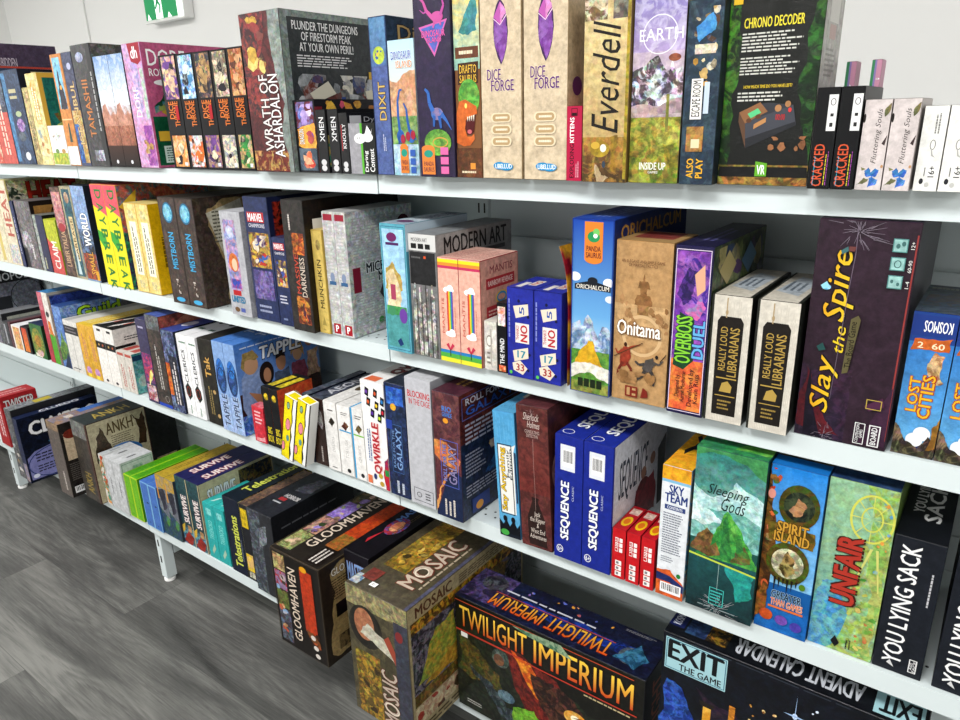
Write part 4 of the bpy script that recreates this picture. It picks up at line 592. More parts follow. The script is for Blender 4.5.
# red and yellow foil bag
def bag():
    y0 = .985; xa = solve(lambda q: proj(q, y0, SH[2])[0], -4, 1, 563); mbx = MB(); nu, nv = 8, 22; Wb, Db, Hb = .0105, .105, .235
    P = []; C = []
    for i in range(nv + 1):
        v = i / nv; bul = math.sin(math.pi * min(1, max(0, v))) ** .5
        for j in range(4 * nu):
            a = 6.2832 * j / (4 * nu); rx = (Wb / 2) * (.12 + .88 * bul) * (1 + .25 * math.sin(9 * v + 3 * a)); ry = Db / 2
            P.append((rx * math.cos(a) * (1 if abs(math.cos(a)) > .2 else .8) - .018 * v ** 6, Db / 2 + ry * math.sin(a), Hb * v + .002 * abs(math.sin(j * 1.7))))
            k = math.floor(v * 6 + .8 * math.sin(a)) % 2; C.append(lin('#e2a320') if k else lin('#a81a28'))
    F_ = []
    for i in range(nv):
        for j in range(4 * nu): q = (j + 1) % (4 * nu); b0 = i * 4 * nu; F_.append((b0 + j, b0 + q, b0 + 4 * nu + q, b0 + 4 * nu + j))
    F_ += [tuple(reversed(range(4 * nu))), tuple(range(nv * 4 * nu, (nv + 1) * 4 * nu))]
    mbx.add(P, F_, C, lin('#3a1418'), .35, .3)
    o = mbx.build('foil_bag', WRAP, None, (xa + .0080, y0, SH[2] + .0008)); o['label'] = 'crinkled red and yellow foil bag standing beside the tall blue box'; o['category'] = 'bag'
bag()
G(2, 570.3, 609.4, 217.8, .979, .29, [('g', 0, .45, 1, 1, '#1f4fc0', '#6fb2ea'), ('g', 0, .28, 1, .46, '#6fb2ea', '#a9d4f0'), ('m', 0, .24, 1, .46, '#6f93b8', 12, '#c9dcea', .7), ('p', [(.05, .28), (.42, .47), (.8, .30)], '#7f9fc0', '#d8e4ee', .7), ('r', 0, 0, 1, .26, '#6aa040', '#4f8a34', .7), ('p', [(.1, .15), (.45, .32), (.55, .32), (.92, .15)], '#e0b42c', '#c8941c', .5), ('p', [(.0, .08), (.5, .13), (1, .08), (1, .16), (.5, .19), (0, .16)], '#e8e4d8', '#c9c4b4', .5), ('r', .0, .0, 1, .07, '#9aa04c', '#5c7a34', .7), ('e', .08, .68, .14, .025, '#eef2fa'), ('e', .9, .66, .13, .025, '#eef2fa'), ('e', .95, .57, .12, .02, '#dfe8f6'), ('r', .30, .78, .74, .985, '#f08a34'), ('e', .52, .785, .22, .028, '#f08a34'), ('e', .52, .905, .15, .03, '#2aa060'), ('e', .58, .93, .08, .02, '#7ad06a'), ('e', .56, .91, .05, .012, '#ffffff'), ('x', 'PANDA\nSAURUS', .34, .79, .70, .855, 0, '#6a2030', None, .03), ('p', [(.08, .64), (.5, .665), (.96, .64), (.96, .61), (.5, .615), (.08, .61)], '#20242c'), ('e', .52, .665, .12, .02, '#20242c'), ('x', 'ORICHALCUM', .12, .615, .92, .64, 0, '#f0ece0', None, .02)] + [('r', .2 + .16 * i, .04, .33 + .16 * i, .09, '#22301c') for i in range(4)] + [('fr', 0, 0, 1, 1, .0015, '#1f3fa0')],
  [('b', '#1a2c6a', '#1f3a80', .4), ('x', 'ORICHALCUM', .08, .88, .9, .96, 0, '#c8943c', None, .03)], [('b', '#2450b8', '#1c3c94', .4), ('l', .3, .1, .7, .9, 3, '#7a9ae0', True)], 'tall blue box with a golden temple under snowy mountains', rim='#1c3a98')
G(2, 610, 665, 239, .985, .095, [('b', '#c49a68', '#b98d5a', .35), ('g', 0, .3, 1, .62, '#d4ae7c', '#c49a68', '#b88a58', .4), ('o_', .52, .43, .36, .13, .005, '#dcb888'), ('p', [(.36, .62), (.68, .62), (.64, .68), (.58, .68), (.58, .72), (.64, .72), (.58, .765), (.54, .765), (.52, .81), (.50, .765), (.44, .765), (.40, .72), (.46, .72), (.46, .68), (.40, .68)], '#8a6038', '#a87a4c', .5), ('r', .42, .56, .62, .62, '#9a6f44', '#b88a58', .6), ('sc', .05, .48, .4, .68, 12, 5, '#a87c50 #b88a5c #986c40', .2), ('sc', .62, .46, .98, .62, 12, 6, '#a87c50 #b88a5c #986c40', .2), ('p', [(.14, .27), (.20, .35), (.30, .35), (.34, .30), (.26, .23), (.17, .22)], '#9a3a28', '#b84c34', .5), ('e', .235, .365, .028, .014, '#4a2a1c'), ('ln', [(.28, .34), (.38, .36), (.50, .375)], .004, '#a8442c', .0015), ('ln', [(.18, .33), (.10, .30), (.05, .33)], .004, '#a8442c', .002), ('ln', [(.2, .25), (.12, .20), (.10, .16)], .005, '#7a2c20', .003), ('ln', [(.27, .25), (.36, .21), (.35, .17)], .005, '#7a2c20', .003), ('ln', [(.03, .28), (.55, .39)], .0012, '#5a3a24'),
  ('p', [(.56, .23), (.62, .29), (.74, .31), (.80, .27), (.72, .22), (.62, .20)], '#5a5450', '#3a3634', .5), ('e', .815, .315, .028, .013, '#2c2420'), ('ln', [(.60, .26), (.50, .25), (.43, .27)], .005, '#4a4644', .003), ('ln', [(.76, .28), (.86, .27), (.93, .30)], .004, '#5a5450', .002), ('ln', [(.62, .22), (.54, .17), (.46, .15)], .006, '#46403c', .003), ('ln', [(.72, .22), (.80, .18), (.78, .13)], .006, '#46403c', .003), ('ln', [(.88, .29), (.98, .34)], .0014, '#3a2c24'),
  ('sc', .1, .12, .9, .2, 14, 9, '#b08456 #a4784a #946a40', .16), ('x', 'Onitama', .08, .43, .86, .52, 0, '#fbf6ea', '#8a5a34', .03), ('x', 'AN ELEGANT AND SIMPLE GAME\nOF MARTIAL TACTICS', .12, .85, .88, .89, 0, '#6a3a24', None, .005), ('r', .27, .035, .50, .105, '#8a2c20'), ('r', .30, .045, .36, .095, '#c49a68'), ('r', .40, .045, .47, .06, '#c49a68'), ('r', .40, .08, .47, .095, '#c49a68'), ('p', [(.56, .04), (.7, .05), (.68, .09), (.6, .11)], '#8a2c20')], [('b', '#a8814f', '#b88f5c', .4)], [('b', '#b8925e'), ('r', .15, .3, .85, .95, '#8a3a34', '#9a4a40', .5)], 'kraft-brown martial arts box with brushed white script and two fighters', rim='#b08854')
G(2, 666, 701.7, 244.5, .978, .25, [('b', '#1e1a4a'), ('r', .05, .03, .95, .97, '#7a3ab0', '#b060c8', .6), ('r', .05, .03, .95, .34, '#e8643a', '#f09a44', .6), ('p', [(.1, .92), (.45, .95), (.9, .90), (.9, .62), (.55, .58), (.2, .66)], '#4a2c9a', '#c87ad8', .6), ('p', [(.1, .72), (.4, .88), (.62, .86), (.5, .70), (.3, .66)], '#2a1c5a', '#6a3aa8', .6), ('p', [(.55, .84), (.8, .9), (.85, .76), (.65, .72)], '#e8b090'), ('p', [(.35, .62), (.75, .72), (.9, .66), (.7, .58)], '#d86ab0', '#4a9ad0', .6), ('p', [(.1, .30), (.22, .62), (.62, .58), (.66, .34), (.4, .28)], '#1c4a2c'), ('x', 'OVERBOSS', .14, .32, .58, .60, 90, '#8ad83c', '#143c20', .04), ('x', 'DUEL', .62, .36, .92, .58, 90, '#6ab8f0', '#2a1c6a', .04), ('x', 'Designed by\nAaron Mesburne', .2, .08, .48, .27, 90, '#3a1828', None, .01), ('x', 'Developed by\nKevin Russ', .56, .06, .85, .29, 90, '#3a1828', None, .01), ('fr', .04, .02, .96, .98, .001, '#e8d8f0')],
  [('b', '#3c4a34', '#6a7a4c', .8), ('sc', .02, .6, .98, .98, 30, 91, '#5a7a3a #8a9a5c #3a4a6a #a8a06a #6a4a7a #2c3a2c', .12), ('p', [(.1, .85), (.25, .95), (.4, .85), (.25, .75)], '#c9b87a'), ('p', [(.5, .85), (.65, .95), (.8, .85), (.65, .75)], '#6a9ac0')], [('b', '#1c1a40', '#2a2658', .5), ('l', .3, .2, .7, .8, 2, '#6a68a8', True)], 'vivid purple and orange monster box with lime lettering', rim='#1e1a4a', gl=1)
lb = [('b', '#d9d3c6', '#cbc4b6', .25), ('l', .03, .01, .97, .99, 22, '#cfc8ba', True), ('r', 0, 0, .06, 1, '#33352f'), ('p', [(.20, .06), (.82, .06), (.84, .80), (.76, .84), (.26, .84), (.18, .80)], '#231f1c', '#2e2924', .3), ('e', .40, .87, .035, .02, '#b8a078'), ('r', .38, .83, .41, .98, '#b8a078'), ('x', 'REALLY LOUD', .28, .42, .46, .76, 90, '#c0a050', None, .015), ('x', 'LIBRARIANS', .52, .38, .76, .76, 90, '#c0a050', None, .015), ('r', .26, .355, .78, .365, '#c0a050'), ('r', .26, .215, .78, .222, '#c0a050'), ('p', [(.36, .25), (.66, .25), (.68, .30), (.56, .34), (.42, .32)], '#c0a050'), ('l', .34, .10, .7, .19, 3, '#a88c48')]
G(2, 703, 741, 293.5, .981, .20, lb, '#2c2e29', [('b', '#d4cec0', '#c4bdae', .3), ('r', 0, 0, .06, 1, '#33352f'), ('r', .92, 0, 1, 1, '#2c2e29'), ('p', [(.12, .3), (.75, .2), (.85, .75), (.3, .85)], '#c2ccd4', '#9aa8b4', .4), ('l', .2, .35, .7, .7, 3, '#5a6a7a', True)], ['cream book-shaped box with black bookmark, touching the purple monster box', 'cream book-shaped box with black bookmark, touching the wide plum box'], rim='#33352f', gap=.006, group='cream book-shaped boxes', tn='gilt_lettering')
G(2, 793.5, 885, 218, 1.0, .27, [('b', '#33202e', '#3f2a3c', .4), ('g', .0, .0, .55, .35, '#33202e', '#241c34', '#4a2c4a', .6), ('p', [(.02, .22), (.02, .05), (.5, .03), (.3, .12), (.16, .20), (.06, .34)], '#6a1c26', '#2a1420', .5), ('p', [(.3, .0), (.16, .17), (.10, .34), (.08, .2), (.1, .0)], '#151020', '#2a1c34', .4), ('r', .97, .05, .985, .95, '#a8403c'), ('p', [(.7, .02), (.98, .3), (.98, .02)], '#4a2a44', '#38203a', .4),
  ('x', 'Slay', .13, .13, .40, .40, 90, '#f2d02c', '#120a10', .012, .25, True, '#f0b020'), ('x', 'the', .30, .42, .42, .54, 90, '#f2d02c', '#120a10', .01, .25), ('x', 'Spire', .15, .56, .46, .87, 90, '#f2d02c', '#120a10', .012, .25, True, '#f0b020'), ('ln', [(.40, .98), (.41, .86), (.39, .70), (.37, .45), (.35, .2)], .0012, '#7a6a7c', .0006), ('cr', .42, .955, .035, 46, 4, '#8f8492'), ('cr', .33, .03, .022, 22, 5, '#8f8492'), ('p', [(.44, .33), (.50, .34), (.56, .58), (.53, .60), (.46, .58)], '#6a6340'), ('x', 'The Board Game', .455, .36, .525, .57, 90, '#1c140c', None, .01),
  ('e', .16, .71, .05, .012, '#6ac4e8', '#d0f4ff', .6), ('p', [(.13, .70), (.10, .715), (.16, .735), (.2, .71)], '#9adcf4'), ('p', [(.26, .87), (.33, .89), (.34, .87), (.28, .855)], '#4a7a7c'), ('p', [(.34, .89), (.41, .89), (.40, .87), (.34, .87)], '#7a4440'), ('p', [(.14, .44), (.2, .46), (.24, .43), (.17, .42)], '#2a5a58'), ('p', [(.72, .20), (.90, .25), (.93, .21), (.78, .18)], '#5a2c4c'), ('fr', .74, .19, .90, .235, .001, '#c8b04a')]
  + [('r', .76, .88 - .075 * k, .90, .935 - .075 * k, '#9fcfca', '#b4dcd8', .4) for k in range(3)] + [('fr', .76, .88 - .075 * k, .90, .935 - .075 * k, .0012, '#5f9a98') for k in range(3)] + [('o_', .83, .832, .035, .016, .001, '#3a6a68'), ('e', .81, .905, .02, .01, '#4a7a78'), ('e', .86, .915, .02, .01, '#4a7a78'), ('e', .8, .76, .015, .008, '#4a7a78'), ('e', .86, .75, .015, .008, '#4a7a78'), ('x', '12+', .93, .895, .965, .925, 90, '#e8e8e4', None, .01), ('x', '60-90', .93, .80, .965, .85, 90, '#e8e8e4', None, .01), ('x', '1-4', .93, .735, .965, .765, 90, '#e8e8e4', None, .01), ('fr', .66, .02, .77, .12, .001, '#e8e8e8'), ('x', 'CONTENTION\nGAMES', .68, .028, .75, .112, 90, '#e8e8e8', None, .02), ('fr', .81, .02, .93, .12, .0015, '#e8e8e8'), ('x', 'BOARD', .84, .03, .90, .11, 90, '#e8e8e8', None, .04)],
  [('b', '#2a1c28', '#3a2634', .5)], [('b', '#5a4a66', '#7a6a88', .6)], 'wide plum-black box with big curling yellow lettering up its face', rim='#3a2434', gl=1, tn='yellow_lettering', Lf='#33202e')
G(2, 890, 933, 310.7, 1.008, .17, [('g', 0, .1, 1, .82, '#2a7ad0', '#6ab8ec', '#4a98e0', .4), ('r', 0, .80, 1, 1, '#20489a'), ('r', 0, .84, 1, .98, '#1f3f94'), ('x', 'KOSMOS', .28, .87, .90, .945, 180, '#f4f4f4', None, .03), ('p', [(.06, .74), (.12, .82), (.95, .84), (.92, .75)], '#e0702c', '#c85a1c', .5), ('x', '2  60', .2, .76, .8, .80, 0, '#f8e8c0', None, .02, 0, False), ('p', [(.5, .66), (.62, .74), (.85, .72), (.8, .60), (.92, .54), (.7, .52)], '#e8c08a', '#8a3a24', .7), ('x', 'LOST', .18, .32, .42, .56, 90, '#f4b82c', '#b83c18', .03), ('x', 'CITIES', .46, .28, .74, .58, 90, '#f4b82c', '#b83c18', .03), ('e', .65, .17, .2, .05, '#f0f2f4'), ('e', .5, .12, .2, .05, '#e8ecf0'), ('p', [(0, 0), (1, 0), (1, .12), (.8, .16), (.6, .06), (.3, .10), (.1, .2), (0, .22)], '#3a3028', '#8a7a64', .8), ('p', [(.8, .06), (1, .08), (1, .3), (.85, .22)], '#8a6024', '#b8842c', .6)], '#1c3c94', [('b', '#33404e', '#5a6a78', .7), ('l', .1, .8, .9, .95, 1, '#8a8a80'), ('r', .1, .2, .9, .7, '#4a4438', '#2a4a6a', .8)], ['bright blue explorer box with golden letters, touching the wide plum box', 'bright blue explorer box with golden letters, at the cut-off end of the shelf'], rim='#1c3480', gl=1, group='blue explorer boxes')
#@@PART4
# ===== third shelf
Y = 1.0
ROW_END[3] = -9
G(3, -70, -32, 268, Y, .31, [('b', '#33343a')], [('b', '#6a6b76', '#8a8b98', .6), ('r', 0, .76, 1, 1, '#1c1c20', '#2c2c30', .3), ('r', 0, 0, .6, .5, '#26272c'), ('x', 'MONOPOLY', .25, .80, .95, .95, 0, '#d8d8dc', None, .02), ('o_', .82, .45, .22, .32, .003, '#202126')], '#2a2b30', 'big charcoal box behind the small card boxes at the shelf end', rim='#33343a')
ROW_END[3] = -9
G(3, -1, 3.6, 312, Y, .14, [('b', '#8a8a8e', '#5a4a7a', .8)], '#55565c', '#7a7a80', 'narrow violet-grey deck box at the cut-off end of the third shelf', kind='card_game_box', cat='card game', rim='#55565c')
G(3, 3.8, 8, 313, Y, .16, [('b', '#44464a', '#8a8c90', .6)], [('b', '#2a2c30'), ('r', .12, .15, .95, .88, '#b8bcb0', '#a0a49a', .3), ('l', .2, .3, .8, .6, 3, '#4a4c48')], '#8a8c90', 'grey deck box with a pale panel on its side', kind='card_game_box', cat='card game', rim='#b0b2b4')
G(3, 8.3, 13.3, 321, Y, .14, [('b', '#26282c', '#5a5c62', .5), ('r', .1, .1, .4, .9, '#a8aab0')], '#33353a', '#5a5c60', 'black deck box beside the pale-panelled grey one', kind='card_game_box', cat='card game', rim='#26282c')
G(3, 13.5, 16, 322, Y, .14, [('b', '#5a3038', '#8a5a60', .5)], '#5a3038', '#7a4a50', 'very thin maroon deck box', kind='card_game_box', cat='card game', rim='#5a3038')
G(3, 16.3, 25.4, 324.5, Y, .10, [('b', '#ece4dc'), ('r', .15, .03, .88, .95, '#e0b070', '#d88a5a', .8), ('r', .15, .03, .5, .4, '#e8c070', '#f0dcc0', .5)], [('b', '#1c1a1c')], '#e8e8ea', 'cream and apricot deck box beside the orange-faced one', kind='card_game_box', cat='card game', rim='#e0dcd8')
G(3, 26, 33.3, 326, Y, .10, [('b', '#1c1a1c'), ('g', .1, .05, .75, .95, '#d83a24', '#f0902c', '#e85a2c', .5)], '#1a181a', '#2c2a2c', 'black deck box with a glowing orange front panel', kind='card_game_box', cat='card game', rim='#1c1a1c')
G(3, 36, 48.5, 322.5, Y, .12, [('b', '#2c6a34', '#3f8a3c', .4), ('e', .48, .45, .44, .44, '#a8a03a', '#4a7a2c', .8), ('e', .5, .5, .25, .18, '#c8902c', '#8a5a20', .6), ('r', .1, .02, .6, .12, '#e8e4d4'), ('e', .5, .15, .25, .1, '#d8a8c0', '#e8d85a', .6)], '#1c3c24', '#28345a', 'green deck box with a wreath of yellow and brown fruit', kind='card_game_box', cat='card game', rim='#2c5a30')
G(3, 52, 56.4, 291.5, Y, .26, [('b', '#c43a4c', '#a82a3c', .4), ('r', 0, .75, 1, 1, '#d87a88', '#c43a4c', .5)], '#a82a3c', [('b', '#3f8fd0', '#5aa8e0', .4)], 'thin crimson spine with a bright blue top', rim='#b8304a')
G(3, 56.6, 62, 292, Y, .26, [('b', '#e4e0d8', '#c8c0b8', .4), ('r', 0, 0, 1, .42, '#5ab02c', '#4a9a24', .3), ('p', [(.1, .42), (.9, .40), (.6, .6), (.2, .62)], '#e8802c', '#c8501c', .6), ('e', .4, .70, .3, .04, '#2a2a2c')], '#b8b4ac', [('b', '#4a90c8', '#2a5a8a', .5)], 'thin white spine ending in fresh green', rim='#c8c4bc')
G(3, 62.2, 64.4, 296, Y, .26, [('b', '#6a5a50', '#a89080', .6)], [('b', '#23409a', '#4a70c0', .8), ('p', [(0, 1), (1, 1), (1, .75), (.2, .62)], '#3a52b0', '#1c2c6a', .6), ('p', [(.2, .88), (.9, .97), (.8, .85), (.4, .80)], '#8a3a5a', '#c85a5a', .6)], '#55607a', 'thin brown-edged box whose big side is royal blue', rim='#5a5048')
G(3, 64.6, 72.8, 305, Y, .27, [('b', '#4f7ac8', '#8ab0e0', .6), ('p', [(0, .3), (.5, .62), (1, .4), (1, .2), (0, .1)], '#4a7a3a', '#8ab04a', .7), ('p', [(.2, 0), (1, 0), (.9, .3)], '#2a3a5a')], [('b', '#6a90d0', '#a0b8e0', .7), ('x', 'Guild', .20, .76, .74, .94, 0, '#a8d82c', '#1c2810', .05), ('p', [(.75, .72), (.8, .95), (.95, .9), (.95, .7)], '#6a6a70', '#8a8a90', .5)], '#3a5a9a', 'blue spine with lime lettering on its wide sky-coloured side', rim='#4a6aa8')
G(3, 73.2, 87, 319, Y - .003, .26, [('b', '#dcdad4', '#e4e2dc', .3), ('r', 0, .74, 1, .90, '#222024', '#3a383c', .3), ('l', .1, .76, .9, .88, 2, '#8a8488'), ('r', .48, 0, .52, .72, '#b8b6b0'), ('l', .15, .05, .85, .09, 1, '#2a2a2c')], '#cfcdc6', [('b', '#dcdad4'), ('r', .1, .0, .4, 1, '#b8b6b0')], 'broad white spine with one black band near the top', rim='#c8c6c0')
G(3, 87.2, 95.3, 323, Y - .004, .22, [('b', '#e0a82c', '#e8c05a', .4), ('l', .35, .35, .75, .85, 2, '#c87a7a', True), ('e', .5, .13, .3, .08, '#c890c8', '#e8b8d8', .5), ('r', .3, .0, .7, .08, '#f0d83c')], [('b', '#f0c41c', '#e8b010', .3), ('r', .1, .03, .5, .14, '#8a2a2a'), ('l', .1, .8, .9, .95, 2, '#c89a1c')], [('b', '#f0c83c'), ('l', .1, .1, .9, .9, 3, '#e8e0a0', True)], ['golden yellow spine beside the black-banded white one', 'golden yellow spine showing its clear yellow side'], rim='#e0b01c', group='golden yellow spines')
G(3, 104.2, 113.6, 325, Y - .004, .22, [('b', '#ece8e2', '#e2deda', .3), ('r', 0, .62, 1, .74, '#1f1c1c'), ('e', .3, .68, .08, .02, '#c8a86a'), ('e', .7, .68, .08, .02, '#c8603a'), ('r', .35, .92, .75, .96, '#2a2828'), ('e', .5, .06, .14, .025, '#3a2a34')], [('b', '#e8e4de', '#dcd8d2', .3), ('e', .7, .45, .42, .22, '#1c1a1c'), ('r', 0, .60, .3, .72, '#1c1a1c'), ('l', .15, .78, .5, .86, 2, '#4a4848')], [('b', '#1a181a', '#242224', .4), ('p', [(.05, .15), (.15, .05), (.95, .75), (.85, .85)], '#e8e4de'), ('r', .35, .25, .5, .4, '#c85a4a')], ['white box with domed black top artwork, beside the golden pair', 'white box with domed black top artwork, beside the two red-printed ones'], rim='#d8d4ce', group='white boxes with black top artwork')
G(3, 123.2, 131, 350, Y - .004, .08, [('b', '#d8d2c8', '#ccc6bc', .3), ('l', .3, .1, .75, .75, 2, '#c04a40', True), ('r', .1, .9, .9, .97, '#c85a4c')], [('b', '#4a9a9c', '#8ac4c0', .7), ('r', 0, .82, 1, .95, '#22486a'), ('e', .4, .3, .3, .15, '#8accc8', '#d8c8b0', .5)], [('b', '#dcd6cc'), ('r', .15, .2, .85, .8, '#c85048')], ['small putty box with red print, beside the black-topped white ones', 'small putty box with red print and teal side'], kind='card_game_box', cat='card game', rim='#c8c2b8', group='small putty boxes with red print')
G(3, 149.6, 160, 318, Y - .012, .27, [('b', '#3a3458', '#4a4470', .5), ('r', .1, .25, .95, .60, '#c8406a', '#5a3a7a', .9), ('p', [(.2, .12), (.8, .42), (.9, .36), (.35, .08)], '#e8d85a', '#f0f0c0', .5), ('r', .1, .03, .95, .22, '#a84a50', '#d8c8d0', .8), ('l', .2, .88, .8, .93, 1, '#c8c4e0')], '#2a2448', '#4a4a78', 'dark indigo spine with a magenta battle scene', rim='#332e50', gl=1)
G(3, 160.3, 173.5, 314, Y - .012, .28, [('b', '#3c3836', '#6a5a50', .6), ('r', 0, .85, 1, 1, '#5a5c60', '#8a8c90', .7), ('l', .35, .2, .65, .70, 2, '#c8c4be', True), ('o_', .7, .1, .14, .035, .001, '#c8c4be'), ('r', 0, 0, 1, .04, '#2a50c8')], [('b', '#a8584a', '#6a3a34', .7), ('e', .5, .75, .4, .25, '#c87860', '#e0a080', .4)], [('b', '#5a70c0', '#3a4a80', .5)], 'charcoal spine with a blue foot and rusty red side', rim='#3c3836')
G(3, 174, 186.6, 329, Y - .012, .26, [('b', '#3a4468', '#8a9ac0', .8), ('r', 0, .2, .8, .6, '#c04a24', '#e88a3a', .8), ('r', .3, .1, .95, .7, '#22252e', '#5a5a6a', .5), ('l', .4, .1, .8, .7, 2, '#e0d8d8', True)], '#1a1f33', [('b', '#3a50a0', '#5a6ac0', .4), ('e', .4, .3, .3, .1, '#d8d8e8')], 'blue-grey spine with flames behind slanted white print', rim='#2a3048')
G(3, 187.3, 198, 333, Y - .006, .28, [('b', '#efeff0', '#e6e6e8', .3), ('l', .25, .89, .95, .93, 1, '#2a7a4a'), ('x', 'CLERICS', .35, .42, .68, .82, 90, '#33363a', None, .03), ('p', [(.5, .42), (.8, .36), (.85, .26), (.5, .20), (.25, .27), (.2, .36)], '#1c2a28'), ('o_', .5, .31, .2, .06, .002, '#b8402c'), ('l', .4, .03, .6, .15, 1, '#3a8a5a', True)], '#e4e4e6', [('b', '#ececee'), ('e', .5, .6, .3, .16, '#1c2420'), ('l', .2, .2, .8, .3, 1, '#3a7a5a')], ['white spine with a red-ringed black crest, beside the flame spine', 'white spine with a red-ringed black crest, beside the black and gold one'], rim='#dcdcde', group='white spines with black crests')
G(3, 209.8, 223.6, 337.5, Y - .006, .27, [('b', '#2a2824', '#3c3830', .6), ('x', 'Tak', .30, .56, .70, .80, 90, '#d8a85a', '#1a1610', .03), ('e', .75, .40, .1, .025, '#c8a46a'), ('e', .85, .12, .1, .025, '#c8a46a'), ('l', .3, .12, .6, .5, 2, '#a8925a', True)], '#1f1d1a', [('b', '#38342e', '#242220', .6)], 'black and gold spine speckled with small tokens', rim='#2a2824')
tp = [('b', '#8fb2e4', '#7ea4dc', .3), ('r', 0, 0, 1, .40, '#a8c0ea', '#8fb2e4', .5), ('e', .5, .62, .46, .20, '#2c4a80', '#4a78c0', .7), ('e', .5, .72, .3, .1, '#3a8ae8', '#1c2c50', .6), ('o_', .5, .58, .4, .14, .003, '#1c2a4a'), ('x', 'TAPPLE', .30, .06, .78, .42, 90, '#2f4a78', '#c8d8f0', .04)]
G(3, 224.4, 235, 340, Y - .012, .27, tp, [('g', 0, 0, 1, 1, '#3c7ad8', '#9ab8e8', '#6a98e0', .3), ('r', 0, 0, 1, .46, '#4a2c28', '#2a1c1c', .8),
  ('p', [(.02, .30), (.04, .62), (.12, .72), (.26, .70), (.30, .50), (.42, .36), (.52, .30), (.5, .2), (.1, .1)], '#8aa4d8', '#a8bce4', .4), ('e', .16, .74, .085, .10, '#d0a07c'), ('p', [(.05, .74), (.08, .88), (.2, .9), (.26, .80), (.22, .78), (.1, .8), (.09, .68)], '#a89058', '#8a7444', .5), ('e', .33, .60, .085, .13, '#241818'), ('e', .335, .58, .045, .08, '#c8906c'), ('p', [(.24, .48), (.42, .46), (.46, .2), (.22, .2)], '#301c20'), ('p', [(.10, .46), (.36, .34), (.46, .30), (.44, .22), (.2, .30)], '#c88a64'),
  ('p', [(.40, .4), (.42, .58), (.6, .6), (.66, .4)], '#5a6a8a', '#3a4868', .5), ('e', .51, .68, .06, .10, '#c08a68'), ('p', [(.45, .72), (.46, .80), (.56, .80), (.57, .72), (.52, .74)], '#2a1c18'), ('p', [(.62, .4), (.64, .62), (.8, .62), (.86, .4)], '#a8506a', '#7a3a50', .5), ('e', .72, .72, .06, .09, '#d8a884'), ('p', [(.64, .70), (.66, .82), (.78, .82), (.8, .66), (.76, .74), (.69, .78)], '#c8a060', '#a8803c', .5), ('p', [(.82, .4), (.84, .7), (.99, .72), (.99, .4)], '#d8b090', '#8a6a54', .6), ('e', .88, .84, .06, .09, '#b88060'), ('p', [(.83, .86), (.86, .95), (.98, .97), (.98, .8), (.92, .9)], '#5a4030'), ('r', 0, 0, .45, .22, '#3a66c8', '#8ab0e8', .8), ('e', .2, .16, .14, .1, '#4a84e8', '#c8d8f0', .5),
  ('x', 'TAPPLE', .28, .77, .78, .90, 0, '#eef2fa', '#1c2a50', .05, .15), ('l', .06, .93, .7, .955, 1, '#c8d8f0')], [('b', '#4f88dc', '#6a9ce4', .3), ('x', 'TAPPLE', .2, .35, .85, .8, 90, '#dce8fa', '#1c2c54', .04, 0, False)], ['sky-blue party game box, next to the black and gold spine', 'sky-blue party game box with a laughing group on its big side'], rim='#6a94d4', group='sky-blue party game boxes')
G(3, 256, 267.5, 405, .99, .028, [('b', '#d82c3c', '#e8485a', .5), ('l', .2, .5, .85, .9, 4, '#f4c8cc'), ('p', [(.1, .1), (.9, .2), (.9, .05), (.1, .03)], '#f0a8ac', '#d82c3c', .5)], [('b', '#c0202e', '#e04858', .6)], [('b', '#e04050', '#f0a0a8', .5)], 'tiny crimson carton standing in front of the laughing group', kind='card_game_box', cat='card game', rim='#c8283a', gl=1)
G(3, 268.6, 276.3, 386, .992, .11, [('b', '#16171a', '#232428', .4), ('e', .5, .84, .28, .06, '#e8c82c', '#16171a', .6), ('r', .12, .04, .92, .34, '#17171a'), ('x', 'BIG\nBOX', .16, .07, .88, .33, 0, '#f0d82c', None, .03)], [('b', '#d8482c', '#e87a3a', .5), ('p', [(.2, .3), (.5, .9), (.8, .35)], '#f0d8b8', '#c88a5a', .5)], [('b', '#1a1b1e'), ('r', .15, .15, .85, .85, '#e8d030', '#2a2a1c', .5)], ['small black box with yellow block letters, beside the crimson carton', 'small black box with yellow block letters and a fiery side'], kind='card_game_box', cat='card game', rim='#16171a', group='small black boxes with yellow block letters')
ROW_END[3] = -9
ch = [('b', '#f0dc14', '#e8d00c', .3), ('r', .70, 0, 1, 1, '#f0f0ec'), ('p', [(.70, 0), (.8, .12), (.68, .25), (.78, .4), (.66, .5), (.78, .65), (.7, .8), (.76, 1), (.68, 1), (.62, .8), (.70, .62), (.6, .5), (.66, .36), (.6, .2)], '#1a1a18'), ('e', .40, .56, .2, .10, '#2a2a24'), ('e', .40, .56, .17, .085, '#f0909c'), ('e', .14, .18, .14, .08, '#2a2a24'), ('e', .12, .18, .12, .07, '#f0909c'), ('e', .35, .86, .13, .06, '#2a2a24'), ('e', .35, .86, .10, .048, '#8ab89a'), ('e', .45, .34, .12, .05, '#5a9a9a'), ('fr', 0, 0, 1, 1, .001, '#1c1c1a')]
G(3, 281.5, 293, 383, .960, .026, ch, [('b', '#f2f2ee'), ('r', 0, 0, .1, 1, '#1a1a18')], [('b', '#f4f4f0'), ('r', .2, .1, .9, .9, '#f0dc14')], ['yellow cheese-patterned card box leaning on its twin', 'yellow cheese-patterned card box leaning towards the dark navy spine'], kind='card_game_box', cat='card game', rim='#e8e8e2', lean=.25, h=.172, gap=.0025, free=True, group='leaning cheese-patterned card boxes')
ROW_END[3] = -9
